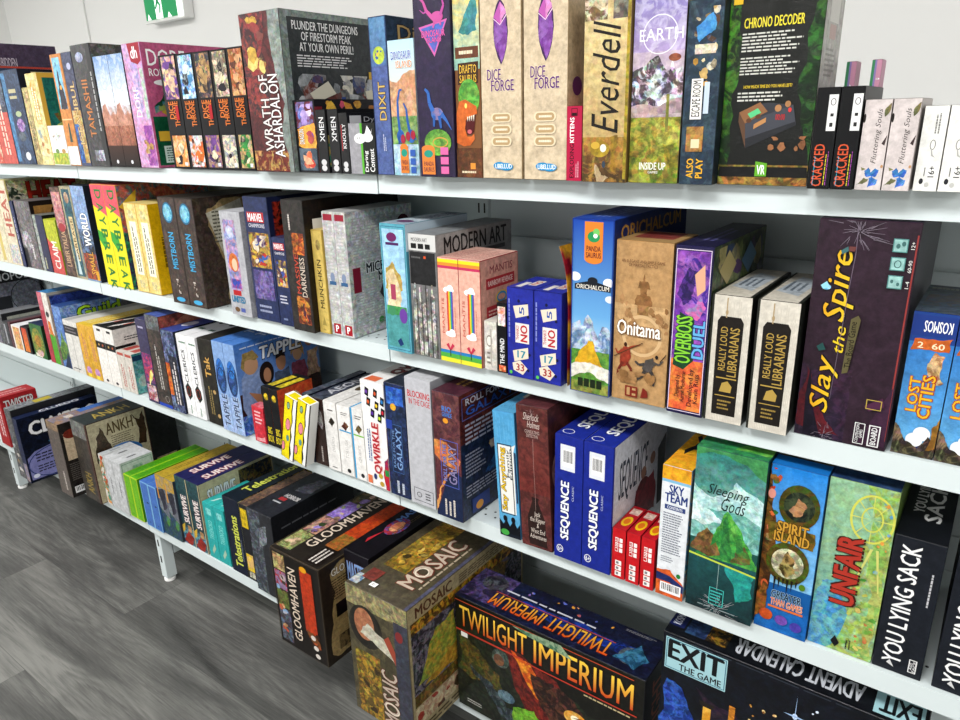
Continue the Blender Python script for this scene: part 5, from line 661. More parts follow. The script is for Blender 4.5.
G(3, 309.3, 315.8, 393, .99, .19, [('b', '#262a38', '#3c4258', .6), ('l', .3, .3, .7, .9, 1, '#b8bccc', True), ('e', .5, .12, .2, .04, '#c8c8d0')], '#1c2030', [('b', '#3a4050', '#7a8090', .6)], 'dark navy spine between the cheese box and the brown one', rim='#262a38', gl=1)
G(3, 316.2, 329, 396, .992, .19, [('b', '#36241f', '#4a332c', .5), ('p', [(.15, .85), (.5, .93), (.85, .80), (.8, .55), (.5, .62), (.2, .70)], '#a8a4a4', '#36241f', .6), ('x', 'AEON', .3, .64, .66, .86, 90, '#d0ccca', '#241814', .03), ('l', .5, .06, .75, .3, 1, '#c8c0bc', True)], '#2a1c18', [('b', '#2c3444', '#6a7080', .6), ('x', 'AEONS', .2, .2, .8, .9, 90, '#c8c8d0', None, .03, 0, False)], 'dark brown spine with silver crackled emblem', rim='#36241f', gl=1)
G(3, 329.6, 342, 400, .99, .20, [('b', '#e9e7e4', '#dedcd9', .25), ('p', [(.3, .70), (.55, .78), (.82, .72), (.58, .64)], '#2a2420', '#5a4a2c', .6), ('l', .3, .86, .85, .90, 1, '#3a3430'), ('x', 'DRUIDS', .45, .28, .66, .5, 90, '#b8b6b4', None, .0), ('l', .3, .03, .8, .06, 1, '#2a2a2c')], '#dddbd8', [('b', '#e2e0dd', '#d4d2cf', .3), ('e', .5, .5, .25, .08, '#5a4a30')], 'pearl white spine with a dark gem, beside the brown spine', rim='#d8d6d3', group='pearl white spines with gems')
G(3, 342.6, 355.4, 404, .99, .20, [('b', '#e9e7e4', '#dedcd9', .25), ('l', .3, .86, .85, .91, 2, '#2a2a2c'), ('p', [(.25, .70), (.55, .78), (.85, .73), (.58, .65)], '#5a2c20', '#8a5a3a', .6), ('r', .1, .63, 1, .65, '#3aa8e0'), ('x', 'TORTUGA', .45, .25, .68, .52, 90, '#b8b6b4', None, .0), ('e', .6, .07, .15, .03, '#2a2a2c')], '#dddbd8', [('b', '#e2e0dd', '#d4d2cf', .3), ('l', .3, .3, .8, .6, 2, '#3a3a3c')], 'pearl white spine with a sky-blue line under its gem', rim='#d8d6d3', group='pearl white spines with gems')
G(3, 356, 368, 407, .99, .20, [('b', '#e9e7e4', '#dedcd9', .25), ('r', 0, 0, .14, 1, '#3aa8e0'), ('l', .35, .85, .9, .91, 2, '#2a2a2c'), ('p', [(.3, .70), (.6, .78), (.9, .73), (.62, .65)], '#4a3a24', '#8a7a4a', .6), ('r', .15, .62, 1, .64, '#7ac82c'), ('x', 'QUEST', .45, .25, .68, .5, 90, '#b8b6b4', None, .0), ('e', .65, .07, .15, .03, '#2a2a2c')], '#dddbd8', [('b', '#e2e0dd'), ('r', 0, 0, .14, 1, '#3aa8e0'), ('l', .3, .3, .8, .6, 2, '#3a3a3c')], 'pearl white spine edged in sky blue beside the blocks-and-gems box', rim='#d8d6d3', group='pearl white spines with gems')
G(3, 368.4, 391, 379, .988, .26, [('b', '#f0efed', '#e8e7e5', .2)] + [('p', [(x - .09, y - .03), (x + .07, y - .045), (x + .11, y + .03), (x - .05, y + .045)], '#17171a') for x, y in ((.25, .9), (.62, .9), (.9, .84), (.3, .81), (.65, .79), (.45, .71), (.75, .68), (.9, .74))] + [('e', x, y, .05, .018, c) for x, y, c in ((.25, .9, '#7a4ab8'), (.62, .9, '#e05a2c'), (.9, .84, '#2f8ad8'), (.3, .81, '#e8602c'), (.65, .79, '#f0c82c'), (.45, .71, '#6a3ab0'), (.75, .68, '#b8d82c'), (.9, .74, '#d83040'))] + [('x', 'QWIRKLE', .38, .14, .72, .62, 90, '#c42430', '#f4c8c8', .05), ('l', .14, .24, .32, .56, 2, '#4a70b0', True), ('r', .04, .02, .24, .10, '#e8744a', '#f0a070', .4), ('e', .38, .10, .07, .03, '#2c3c7a'), ('e', .62, .12, .09, .025, '#c8b43c'), ('e', .66, .045, .09, .025, '#c8a43c'), ('p', [(.84, .0), (1, .0), (1, .32), (.84, .28)], '#c82430', '#1c3a8a', .5), ('r', .84, .14, 1, .2, '#2a9a4a')], [('b', '#e6e5e3'), ('r', 0, .1, .1, .6, '#c42430')], [('b', '#e9e8e6'), ('r', .1, .02, .6, .12, '#e8744a'), ('x', 'QWIRKLE', .35, .25, .8, .95, 90, '#9a2c30', '#2a1418', .03, 0, False)], 'white tile game box with coloured blocks and bold red lettering', rim='#dedcda')
G(3, 391.4, 411.4, 381.5, .984, .28, [('b', '#1c2848', '#2f4070', .7), ('r', .1, .82, .9, .97, '#2a5ac0', '#4a8ae0', .7), ('e', .4, .80, .14, .03, '#f0c030', '#e88a2c', .4), ('x', 'GALAXY', .44, .25, .70, .62, 90, '#8ab0e0', '#2a4a90', .02), ('x', 'RACE FOR THE', .26, .26, .38, .60, 90, '#7aa0d8', None, .01), ('fr', .2, .22, .75, .65, .001, '#4a78b8'), ('l', .3, .03, .8, .16, 2, '#c8d0e0', True), ('r', .0, .60, .3, .68, '#2a4ab0')], '#141c34', [('b', '#1e2636', '#3a4454', .6)], 'dark starry navy box with a small orange sun emblem', rim='#1c2848', gl=1)
G(3, 411.9, 436.6, 376, .983, .27, [('b', '#c3c4ca', '#bcbdc4', .2), ('x', 'BLOCKING', .10, .855, .95, .905, 0, '#d82c34', None, .04), ('x', 'IN THE CAGE', .14, .80, .95, .845, 0, '#d82c34', None, .02), ('fr', .14, .03, .92, .135, .0012, '#3a3a3e'), ('o_', .35, .082, .1, .022, .0015, '#4a4a4e'), ('l', .6, .05, .84, .115, 3, '#3a3a3e')], '#b0b1b8', [('b', '#c9cace', '#bfc0c4', .3), ('e', .5, .75, .25, .09, '#5a5c60'), ('e', .5, .25, .2, .06, '#a8a4a0')], 'plain silver-grey box with red letters at the top and a ruled badge', rim='#b4b5bb')
G(3, 437.8, 463.8, 390, .974, .25, [('b', '#5a2c34', '#7a4244', .6), ('p', [(0, .48), (.5, .42), (1, .55), (1, 1), (0, 1)], '#5a2f38', '#8a5450', .6), ('p', [(0, .50), (.9, .40), (.98, .50), (.5, .62), (0, .62)], '#d8743c', '#e8a45a', .6), ('p', [(0, 0), (1, 0), (1, .38), (.7, .40), (.4, .30), (.15, .12), (0, .02)], '#1c2c54', '#142040', .4), ('p', [(0, .03), (.16, .14), (.4, .32), (.7, .42), (.68, .43), (.38, .34), (.12, .18), (0, .12)], '#e8944a', '#f0b870', .5), ('x', 'RIO', .36, .86, .70, .90, 0, '#4a8ae0', None, .04), ('x', 'GRANDE', .36, .82, .72, .855, 0, '#4a8ae0', None, .04), ('e', .48, .79, .10, .02, '#f0a02c'), ('fr', .24, .27, .90, .64, .0015, '#5a6ac8'), ('x', 'ROLL FOR THE', .32, .31, .46, .60, 90, '#8a90d8', '#2a3060', .02), ('x', 'GALAXY', .54, .30, .84, .61, 90, '#9a90b8', '#2c2c70', .02), ('l', .3, .03, .78, .17, 3, '#d8d0c8', True)],
  [('b', '#18223c', '#2a3a60', .7), ('p', [(0, 1), (1, 1), (1, .85), (.5, .68), (0, .62)], '#4a1c1c', '#7a3424', .7), ('fr', .03, .80, .80, .97, .0015, '#5a78c8'), ('x', 'ROLL FOR THE', .08, .905, .74, .955, 0, '#d8d8e4', None, .02), ('x', 'GALAXY', .08, .825, .74, .89, 0, '#4a70d0', '#101828', .04), ('l', .06, .60, .85, .77, 5, '#b8b8c8'), ('p', [(.30, .30), (.55, .58), (.92, .52), (.95, .32), (.6, .22)], '#2a6aa8', '#101828', .7), ('sc', .35, .36, .9, .54, 14, 3, '#c8c0a8 #d8602c #b8c8d8 #e0b060', .16), ('l', .05, .34, .32, .54, 7, '#a8a8b8'), ('l', .05, .18, .7, .28, 4, '#a8a8b8'), ('r', .12, .03, .36, .15, '#1c3a8a'), ('e', .22, .07, .05, .035, '#f0a02c')], [('b', '#4a2434', '#6a3a44', .5), ('l', .25, .2, .7, .8, 2, '#c89a4a', True)], 'maroon and navy space box with an orange planet rim in crinkled wrap', rim='#3a2434', gl=1)
G(3, 500.8, 521.6, 411, .985, .27, [('b', '#56a9dc', '#5fb2e2', .2), ('l', .0, .0, 1, 1, 24, '#6cbce8', True), ('p', [(.14, .20), (.86, .20), (.88, .70), (.98, .76), (.80, .74), (.14, .74)], '#e8e8e4'), ('fr', .12, .19, .80, .75, .002, '#22242a'), ('x', 'Say Anything', .20, .22, .50, .72, 90, '#f0c82c', '#2a2418', .04), ('x', 'Family\nEdition', .54, .48, .78, .72, 90, '#2a2a2e', None, .03), ('r', .9, .3, .98, .7, '#2c3a5a'), ('p', [(0, .02), (0, .14), (.2, .10), (.35, .15), (.5, .09), (.7, .15), (.85, .09), (1, .13), (1, .02)], '#10141c'), ('e', .3, .15, .1, .025, '#10141c'), ('e', .68, .15, .1, .025, '#10141c'), ('r', 0, 0, 1, .03, '#1c2430'), ('e', .25, .035, .2, .025, '#4ab04a')], '#3a86b8', [('b', '#4f9fd0', '#5aaad8', .3), ('l', .0, .0, 1, 1, 20, '#6cbce8', True), ('p', [(.3, .3), (.8, .25), (.85, .75), (.3, .8)], '#e4e0d0'), ('l', .35, .35, .75, .7, 2, '#8a7a2c', True)], 'bright blue checked box with a white speech bubble title', rim='#4a98cc', lean=-.055)
G(3, 522.6, 552.8, 405, .982, .29, [('b', '#5a2a28', '#7a3f3a', .6), ('g', 0, .4, 1, .8, '#5f302e', '#6c2824', '#8a4038', .5), ('p', [(.25, .02), (.22, .22), (.34, .30), (.40, .34), (.38, .37), (.62, .37), (.60, .34), (.66, .30), (.80, .22), (.85, .02)], '#2a1816', '#3a201c', .4), ('x', 'Sherlock', .22, .905, .72, .955, 0, '#d8c8c0', None, .004, .3), ('x', 'Holmes', .34, .855, .74, .90, 0, '#d8c8c0', None, .004, .3), ('x', 'CONSULTING\nDETECTIVE', .26, .79, .72, .84, 0, '#c8b4ac', None, .01), ('x', 'Jack\nthe Ripper\n&\nWest End\nAdventures', .28, .07, .82, .27, 0, '#dccfc4', None, .006, .15), ('ln', [(.51, .78), (.5, .6), (.515, .45), (.51, .28)], .001, '#a88880', .0006), ('cr', .5, .955, .014, 18, 3, '#a08888')], [('b', '#4a2624', '#6a3a3a', .6), ('e', .15, .55, .12, .16, '#b88a80', '#8a5a54', .5)], [('b', '#5a2c30', '#7a4448', .5), ('x', 'Sherlock', .25, .35, .75, .9, 90, '#b8a0a0', None, .0, .3, False)], 'mahogany detective box with faint script in crinkled wrap', rim='#4a2422', gl=1, lean=-.045)
sq = [('b', '#1f2f9c', '#2436a8', .25), ('r', .2, .73, .72, .93, '#dfe3ea'), ('bc', .28, .76, .66, .90), ('x', 'SEQUENCE', .24, .17, .58, .64, 90, '#f2f4f8', '#16206c', .05), ('x', 'CLASSIC', .63, .5, .70, .62, 90, '#c8d0f0', None, .01), ('o_', .22, .08, .12, .032, .0012, '#f2f4f8'), ('x', '6+', .15, .06, .3, .10, 0, '#f2f4f8', None, .02)]
G(3, 554.2, 581.2, 433, .983, .23, sq, [('b', '#dfe1e8', '#ccd0da', .3), ('r', 0, 0, .02, 1, '#2436a8'), ('x', 'SEQUENCE', .10, .50, .62, .84, 0, '#28344a', '#e8e8ee', .03, .2), ('e', .55, .40, .15, .16, '#8a2c34', '#3a1c24', .6), ('e', .55, .60, .05, .05, '#a87a64'), ('p', [(.35, .2), (.42, .5), (.55, .45), (.75, .55), (.8, .2)], '#a8303c', '#5a1c2c', .5), ('e', .72, .66, .05, .05, '#a87a64'), ('p', [(.85, .2), (.82, .7), (.98, .78), (.98, .2)], '#2a2428'), ('r', .04, .04, .6, .18, '#c8ccd8', '#e8a0b8', .4)], [('b', '#2436a8', '#1f2f94', .3), ('x', 'SEQUENCE', .30, .2, .78, .98, 90, '#f2f4f8', '#16206c', .04, 0, False), ('o_', .3, .08, .2, .04, .0012, '#f2f4f8')], ['royal blue board and card box with white capitals, beside the mahogany box', 'royal blue board and card box with white capitals, beside the little red cartons'], rim='#1a2888', group='royal blue boxes with white capitals')
un = [('b', '#d41c24', '#dc2830', .2)] + [('r', .22, .54 + .10 * k, .46, .62 + .10 * k, '#f4ece8') for k in range(3)] + [('r', .54, .54 + .10 * k, .78, .62 + .10 * k, '#f4ece8') for k in range(3)] + [('x', '1080'[k], .25, .555 + .10 * k, .42, .605 + .1 * k, 90, '#d41c24', None, .04, 0, False) for k in range(3)] + [('r', .28, .06 + .11 * k, .75, .15 + .11 * k, '#f4ece8') for k in range(3)] + [('r', .35, .08 + .11 * k, .55, .13 + .11 * k, '#8a8a8e') for k in range(3)]
G(3, 611.2, 624.3, 527, .985, .085, un, '#b81820', [('b', '#c81c28', '#b81820', .3), ('e', .5, .35, .35, .2, '#f0c41c'), ('e', .5, .35, .22, .12, '#e8781c'), ('r', .15, .65, .85, .9, '#f0d8c8', '#d81c24', .5)], ['small scarlet carton with number tiles, the one touching the royal blue box', 'small scarlet carton with number tiles, the middle one of three', 'small scarlet carton with number tiles, the one nearest the white and orange plane box'], kind='card_game_box', cat='card game', rim='#b01820', gap=.001, group='scarlet number cartons')
G(3, 655.3, 682.5, 464, .986, .17, [('b', '#e2e6ea', '#dce0e6', .2), ('r', 0, .90, 1, 1, '#f0b028', '#e8802c', .5), ('r', 0, .88, 1, .90, '#8ac4e4'), ('x', 'SKY', .28, .80, .78, .865, 0, '#23408c', None, .05), ('x', 'TEAM', .14, .735, .92, .80, 0, '#23408c', None, .05), ('r', .15, .68, .88, .715, '#3a4f8c'), ('x', 'CONTENTS', .24, .686, .78, .708, 0, '#e8ecf4', None, .03), ('l', .12, .34, .85, .66, 17, '#7a8090'), ('l', .12, .27, .6, .32, 3, '#9aa0aa'), ('p', [(0, 0), (1, 0), (1, .12), (.5, .22), (0, .2)], '#e86a2c', '#c8482c', .5), ('p', [(0, .18), (0, .12), (.5, .12), (1, .06), (1, .12), (.5, .17)], '#22306c', '#3a4a8a', .3), ('e', .8, .19, .08, .018, '#2a8a3a'), ('bc', .16, .03, .92, .11)], [('b', '#4a9ac4', '#e8b43c', .6)], [('b', '#f0b428', '#e88a24', .5), ('p', [(.3, .3), (.95, .9), (.9, .95), (.2, .4)], '#1c2028'), ('p', [(.2, .75), (.8, .4), (.85, .46), (.3, .8)], '#1c2028'), ('e', .5, .55, .12, .1, '#2a3040')], 'white and orange airplane box with a long contents list and barcode', rim='#c8ccd2')
G(3, 685, 750.5, 445, .988, .16, [('g', 0, .45, 1, 1, '#1f6f66', '#9ad4cc', '#3a9a8c', .6), ('p', [(0, .95), (.4, .98), (1, .88), (1, 1), (0, 1)], '#4a9a5a', '#2a7a4a', .5), ('p', [(0, .78), (.3, .72), (.6, .84), (1, .76), (1, .62), (.5, .66), (0, .60)], '#c4e4e2', '#8ac8c4', .6), ('p', [(0, .68), (.25, .64), (.5, .58), (.2, .54), (0, .55)], '#e0f0f0', '#9ad0d0', .6), ('p', [(.08, .34), (.18, .42), (.30, .48), (.42, .56), (.52, .66), (.60, .62), (.70, .58), (.80, .50), (.92, .42), (1, .38), (1, .32)], '#3a9a44', '#6ac44c', .7), ('p', [(.42, .36), (.46, .5), (.52, .64), (.58, .52), (.62, .36)], '#2a7a3c', '#4aa84a', .6), ('p', [(0, .38), (.12, .48), (.24, .53), (.38, .46), (.46, .38), (.3, .35)], '#8a6a3c', '#5a4a2a', .8), ('p', [(.62, .36), (.7, .44), (.8, .48), (.9, .38)], '#7a6a3a', '#4a8a3a', .8), ('g', 0, .0, 1, .35, '#1f5a5c', '#16262c', '#1c4a4c', .5), ('p', [(.55, .32), (.98, .31), (.98, .18), (.75, .12)], '#2aa89a', '#1c7a74', .6), ('p', [(0, .352), (1, .318), (1, .308), (0, .34)], '#c4d84a'), ('x', 'Sleeping', .20, .72, .80, .80, 0, '#12302c', None, .0, .35), ('x', 'Gods', .42, .655, .76, .735, 0, '#12302c', None, .0, .35), ('p', [(.30, .42), (.36, .50), (.44, .53), (.42, .46)], '#2f8038', '#5ab84a', .5), ('p', [(.54, .62), (.58, .56), (.66, .54), (.60, .60)], '#5fbf4c', '#8ad860', .5), ('p', [(.66, .50), (.74, .52), (.80, .44), (.70, .42)], '#2c7a3c', '#58a848', .5), ('cr', .47, .045, .035, 40, 8), ('fr', .36, .06, .58, .17, .0012, '#4ac8c0'), ('l', .38, .075, .56, .155, 4, '#4ac8c0'), ('r', .468, .16, .474, .33, '#a8c8c4'), ('l', .2, .03, .9, .045, 1, '#8a9a9c')], '#1c4a44', [('b', '#3a9a5a', '#2a6a54', .6), ('p', [(.5, .1), (1, .1), (1, .9), (.6, .7)], '#5ab84a', '#8ad05a', .6)], 'wide sea-green box with a mountain island above dark water', rim='#1f5a50', gl=1)
G(3, 753.3, 805, 463, .999, .29, [('g', 0, .3, 1, 1, '#1c8ae8', '#8ac8f0', '#4aa4ec', .3), ('r', 0, .0, 1, .17, '#1c6ac0', '#2a80d4', .4), ('p', [(0, 0), (.12, .15), (.2, .45), (.1, .75), (.02, 1), (0, 1)], '#4a3018', '#8a5a24', .8), ('sc', 0, .55, .25, .98, 12, 11, '#e8703a #f09a70 #c8402c #3a7a3a', .4), ('e', .07, .83, .07, .028, '#f0a090'), ('e', .12, .28, .07, .03, '#e8683a'), ('e', .58, .79, .37, .125, '#5a4a1c', '#3a5a1c', .8), ('e', .58, .79, .28, .085, '#1c2420', '#5a6a44', .5), ('p', [(.4, .76), (.55, .84), (.72, .80), (.66, .75), (.5, .73)], '#c8986a', '#8a5a3a', .6), ('p', [(.08, .66), (.5, .70), (.92, .66), (.92, .56), (.5, .58), (.1, .56)], '#5a4a1c', '#8a6a24', .8), ('x', 'SPIRIT', .24, .625, .80, .685, 0, '#d8a23c', '#3a2408', .04), ('x', 'ISLAND', .20, .565, .84, .625, 0, '#d8a23c', '#3a2408', .04), ('e', .5, .445, .40, .125, '#5a4a1c', '#4a6a1c', .8), ('e', .5, .445, .30, .09, '#e0dcb8', '#5a5a34', .7), ('p', [(.35, .40), (.48, .52), (.62, .48), (.66, .40), (.5, .36)], '#4a3c1c', '#c8b06a', .6)] + [('p', [(.28 + .08 * k, .35), (.33 + .08 * k, .35), (.305 + .08 * k, .25 + .03 * (k % 3))], '#221c10') for k in range(6)] + [('e', .82, .33, .06, .02, '#5a8a1c'), ('p', [(0, .22), (.1, .3), (.2, .28), (.14, .1), (0, .06)], '#6a4420', '#b8702c', .7), ('x', 'GREATER', .28, .22, .84, .265, 0, '#16283c', '#a8d0f0', .04), ('x', 'THAN GAMES', .28, .175, .88, .215, 0, '#e86a2c', '#f4e8d8', .03), ('r', .24, .155, .9, .168, '#e87a3c'), ('e', .22, .10, .13, .035, '#e8642c', '#a83c1c', .5), ('e', .52, .09, .12, .03, '#8a5ac0', '#5a3a9a', .5), ('e', .8, .075, .11, .03, '#5a4ac0', '#3a3a9a', .5)], '#1a5aa0', [('b', '#3a3c2c', '#6a5c34', .8), ('r', 0, 0, 1, .12, '#1c7ad0'), ('e', .5, .5, .3, .2, '#8a6a3c', '#4a3a24', .6)], 'vivid blue box with jungle-framed medallions and orange blossoms', rim='#1a64b0')
G(3, 806, 870.8, 476, 1.007, .27, [('g', 0, 0, 1, 1, '#9acba4', '#74b0a0', '#a0c48a', .5), ('p', [(.3, 0), (1, 0), (1, 1), (.55, 1), (.65, .7), (.45, .5), (.6, .3), (.4, .15)], '#a4bf5c', '#8fc09a', .7), ('p', [(0, .0), (.3, 0), (.55, .25), (.35, .45), (.1, .4), (0, .3)], '#4a9ad0', '#7ac0b8', .7), ('p', [(.80, .70), (.99, .66), (.99, .02), (.74, .02), (.84, .3)], '#8ab85c', '#c8c46a', .6), ('o_', .68, .82, .32, .135, .003, '#d8d85a'), ('o_', .68, .82, .16, .07, .002, '#d8d85a')] + [('p', [(.68, .82), (.68 + .32 * math.cos(a * .785), .82 + .135 * math.sin(a * .785)), (.68 + .32 * math.cos(a * .785 + .05), .82 + .135 * math.sin(a * .785 + .05))], '#dcdc6a') for a in range(8)] + [('p', [(.72, .66), (.52, .4), (.54, .4), (.76, .66)], '#d8d878'), ('p', [(.8, .66), (.92, .42), (.94, .42), (.84, .66)], '#d8d878'), ('sc', .5, .02, .98, .5, 26, 8, '#4a9a3a #c8b84a #e0d070 #d07a4a #7ab84a #b8d06a', .12), ('sc', .8, .5, .98, .95, 10, 9, '#e8a04a #6ab0d0 #c8d05a', .25), ('x', 'UNFAIR', .26, .30, .62, .70, 90, '#c23a2c', '#4a1c14', .06), ('p', [(.36, .06), (.42, .10), (.5, .06), (.44, .03)], '#16161a'), ('l', .58, .04, .68, .10, 2, '#2a2a24', True)], '#6a8a3c', [('b', '#23406a', '#3a5a84', .6), ('l', .1, .6, .9, .9, 1, '#8a98a8'), ('r', .3, .2, .8, .4, '#16202c')], 'pale green theme park box with a faint ferris wheel and chunky red letters', rim='#8aa86a', gl=1)
G(3, 869.3, 920.5, 533, 1.007, .27, [('b', '#20242c', '#282c36', .3), ('x', 'YOU LYING SACK', .18, .07, .56, .95, 90, '#f2f2f2', None, .025), ('fr', .72, .04, .88, .14, .0012, '#e8e8e8'), ('x', 'ASS\nFACE', .745, .05, .86, .13, 90, '#e8e8e8', None, .03), ('l', .80, .55, .88, .80, 1, '#c8c8cc', True), ('p', [(.28, .06), (.34, .09), (.44, .04), (.36, .05)], '#d8d8d8')], '#171a20', [('b', '#14171c', '#1e222a', .3), ('x', 'YOU LYING', .2, .30, .42, .72, 90, '#e8e8e8', None, .04), ('x', 'SACK', .45, .22, .78, .70, 90, '#e8e8e8', None, .05)], ['black bluffing box with tall white capitals, beside the theme park box', 'black bluffing box with tall white capitals, at the cut-off end of the shelf'], rim='#1a1d24', gap=.012, group='black boxes with tall white capitals')

# ===== bottom shelf
ROW_END[4] = -9
G(4, 2.8, 12, 394, .99, .14, [('b', '#b8262c', '#c83038', .2), ('l', .3, .2, .8, .95, 2, '#e8d0d0', True)], [('b', '#b8262c', '#a82028', .3), ('x', 'TWISTER', .08, .72, .9, .92, 0, '#e0d8d8', '#2a1a1c', .03)], [('b', '#c42c34', '#b02028', .3), ('l', .2, .1, .8, .9, 2, '#e0a8a8', True)], 'bright red box above the end leg, beyond the slate one', rim='#a82028')
G(4, 20.8, 27.2, 408, .90, .31, [('b', '#4a4a4c', '#8a8a8c', .6), ('sc', .1, .1, .9, .5, 8, 3, '#c8a03a #a83a2c #3a5a8a #d8d4cc', .3)], '#2c2c30', [('b', '#6a6c70', '#a8aab0', .6), ('r', .2, .3, .8, .5, '#c8b42c')], 'slate box between the red one and the midnight blue mystery box', rim='#4a4a4c', gl=1)
G(4, 27.6, 32, 418, .895, .29, [('b', '#1c2340', '#3a4470', .6), ('r', .1, .02, .9, .3, '#8a8ab0', '#c8a03a', .5)],
  [('b', '#0f1424', '#1a2440', .6), ('p', [(.3, .55), (.45, .72), (.62, .70), (.6, .52)], '#1c5a8a', '#2a9ac8', .7), ('x', 'CLUEDO', .12, .70, .98, .90, 0, '#f2f2f4', '#1a1a24', .06), ('p', [(.02, .04), (.02, .38), (.12, .46), (.35, .50), (.62, .48), (.74, .42), (.74, .04)], '#8a8cc8', '#9a9cd4', .3), ('o_', .38, .25, .37, .24, .004, '#3a4a8a'), ('l', .12, .28, .66, .42, 3, '#2a2c44'), ('l', .12, .12, .62, .24, 3, '#2a2c44'), ('e', .08, .09, .04, .03, '#e0e4f4')], [('b', '#1a2750', '#0f1830', .5), ('x', 'CLUEDO', .25, .3, .8, .8, 90, '#e0e0ea', '#101424', .05, 0, False)], 'midnight blue mystery box with a lavender panel on its big side', rim='#1c2340')
G(4, 62.2, 73.9, 419.6, .933, .30, [('b', '#655b55', '#7a6e66', .5), ('l', .5, .08, .75, .35, 1, '#c8c0b8', True), ('r', 0, .9, 1, 1, '#a88a6a', '#655b55', .5)], [('b', '#231f1d', '#332c28', .6), ('r', .04, .5, .22, .86, '#d8c4a4', '#c8a888', .4), ('e', .13, .84, .09, .06, '#8a3424', '#6a2418', .5), ('l', .04, .22, .26, .46, 9, '#6a645e'), ('bc', .04, .05, .24, .14)], [('b', '#a8815f', '#5a82b8', .5), ('r', 0, .35, .4, 1, '#3a70c8', '#5a8ad8', .4), ('l', .3, .1, .7, .3, 1, '#d8d0c8')], 'taupe spine with a dark text-covered side in crinkled wrap', rim='#5a504a', gl=1)
G(4, 86.8, 102.3, 418.4, .968, .32, [('b', '#3a3631', '#5a544c', .6), ('r', 0, .8, 1, 1, '#8a8c88', '#4a4844', .6), ('x', 'ANKH', .3, .10, .7, .36, 90, '#a8904a', '#2a2620', .03), ('r', .9, 0, 1, 1, '#5a3a30')],
  [('b', '#c2b998', '#b0a684', .4), ('fr', 0, 0, .66, 1, .003, '#5a3c34'), ('r', .66, .0, 1, 1, '#191a1a', '#262626', .5), ('r', .7, .08, .95, .3, '#b8a888', '#4a2c24', .5), ('x', 'ANKH', .20, .80, .50, .94, 0, '#5c4a2a', None, .03), ('p', [(.05, .50), (.08, .80), (.14, .92), (.18, .80), (.22, .55)], '#5a4a34', '#2c241c', .6), ('e', .14, .62, .09, .12, '#4a3a28', '#2c241c', .6), ('p', [(.52, .55), (.54, .82), (.50, .95), (.58, .86), (.63, .96), (.62, .55)], '#4a3020', '#2a1c14', .6), ('l', .24, .60, .5, .78, 7, '#7a7058'), ('l', .08, .08, .6, .4, 12, '#7a7058')], [('b', '#2c3334', '#3a4242', .5), ('x', 'ANKH', .30, .15, .75, .55, 90, '#b8a04a', '#1a1e1e', .02, 0, False)], 'tall dark box with a cream side of Egyptian figures and gold lettering', rim='#3a332e', gl=1)
cw = [('b', '#c6c8ca', '#d2d4d6', .4), ('fr', .06, .03, .94, .97, .001, '#a8aaae'), ('l', .35, .3, .65, .7, 1, '#8a8c90', True)]
G(4, 108.6, 113.3, 453.5, .985, .115, [('b', '#e0dcd2', '#d0ccc2', .3), ('sc', 0, .05, 1, .98, 34, 12, '#e0642c #c8401c #4a8a5a #e8a04a #6aa890 #d8d4c8 #e86a3a', .5)], '#c8c8c8', [('b', '#c8ccd0', '#b8bcc0', .3), ('l', .3, .3, .7, .7, 1, '#6a6c74', True)], 'small card box covered in orange and green blossoms', kind='card_game_box', cat='card game', rim='#c8c4ba')
G(4, 113.5, 121.7, 456, .985, .115, cw, [('b', '#c9d2cc', '#bcc6c0', .3), ('fr', .04, .04, .96, .96, .002, '#7aa08a'), ('r', .36, .60, .66, .88, '#8ab09a', '#c9d2cc', .5), ('l', .1, .60, .3, .85, 2, '#7aa08a'), ('l', .7, .60, .92, .85, 2, '#7aa08a'), ('r', .4, .7, .62, .78, '#3a4a44')], [('b', '#c8cacd', '#d4d6d8', .3), ('l', .3, .35, .7, .7, 1, '#4a4c54', True)], ['small white card box next to the blossom-covered one', 'small white card box next to the lime green pair'], kind='card_game_box', cat='card game', rim='#c0c2c4', group='small white card boxes on the bottom shelf')
gr = [('b', '#6cb81c', '#7cc828', .3), ('fr', 0, 0, 1, 1, .003, '#c4e02c'), ('e', .6, .3, .05, .015, '#1c4a10'), ('e', .5, .1, .05, .015, '#1c4a10'), ('l', .3, .1, .6, .9, 2, '#8ad038', True)]
G(4, 130.6, 138.3, 472.7, .99, .27, gr, '#4f9a18', [('b', '#58b018', '#66bc24', .3), ('fr', 0, 0, 1, 1, .002, '#b4dc2c'), ('l', .2, .05, .8, .95, 4, '#3f9014', True)], ['lime green box, next to the small white card boxes', 'lime green box, next to the cornflower blue pair'], rim='#9acc24', group='lime green boxes')
bl = [('b', '#4a78c8', '#5a88d4', .3), ('fr', 0, 0, 1, 1, .003, '#8ac4ec'), ('e', .6, .55, .12, .02, '#1c2a4a'), ('e', .5, .1, .06, .015, '#1c2a4a')]
G(4, 148, 155.8, 480.5, .99, .27, bl, '#3a64b0', [('b', '#4a78cc', '#5682d2', .3), ('fr', 0, 0, 1, 1, .001, '#7aaae0')], ['cornflower blue box with pale edges, next to the lime green pair', 'cornflower blue box with pale edges, next to the mustard-topped pair'], rim='#6aa0dc', group='cornflower blue boxes')
wg = [('b', '#8a8e96', '#5a6070', .6), ('r', 0, .8, 1, 1, '#c8a03c', '#8a8e96', .5), ('p', [(.1, .75), (.8, .8), (.9, .5), (.4, .42)], '#2c2c3a', '#4a4a5a', .6), ('p', [(0, 0), (1, 0), (1, .3), (.5, .38), (0, .45)], '#3a5a54', '#2a4478', .7), ('e', .7, .26, .2, .08, '#5a9a3a', '#3a5a8a', .5), ('r', .0, .6, .15, .9, '#d89a3c')]
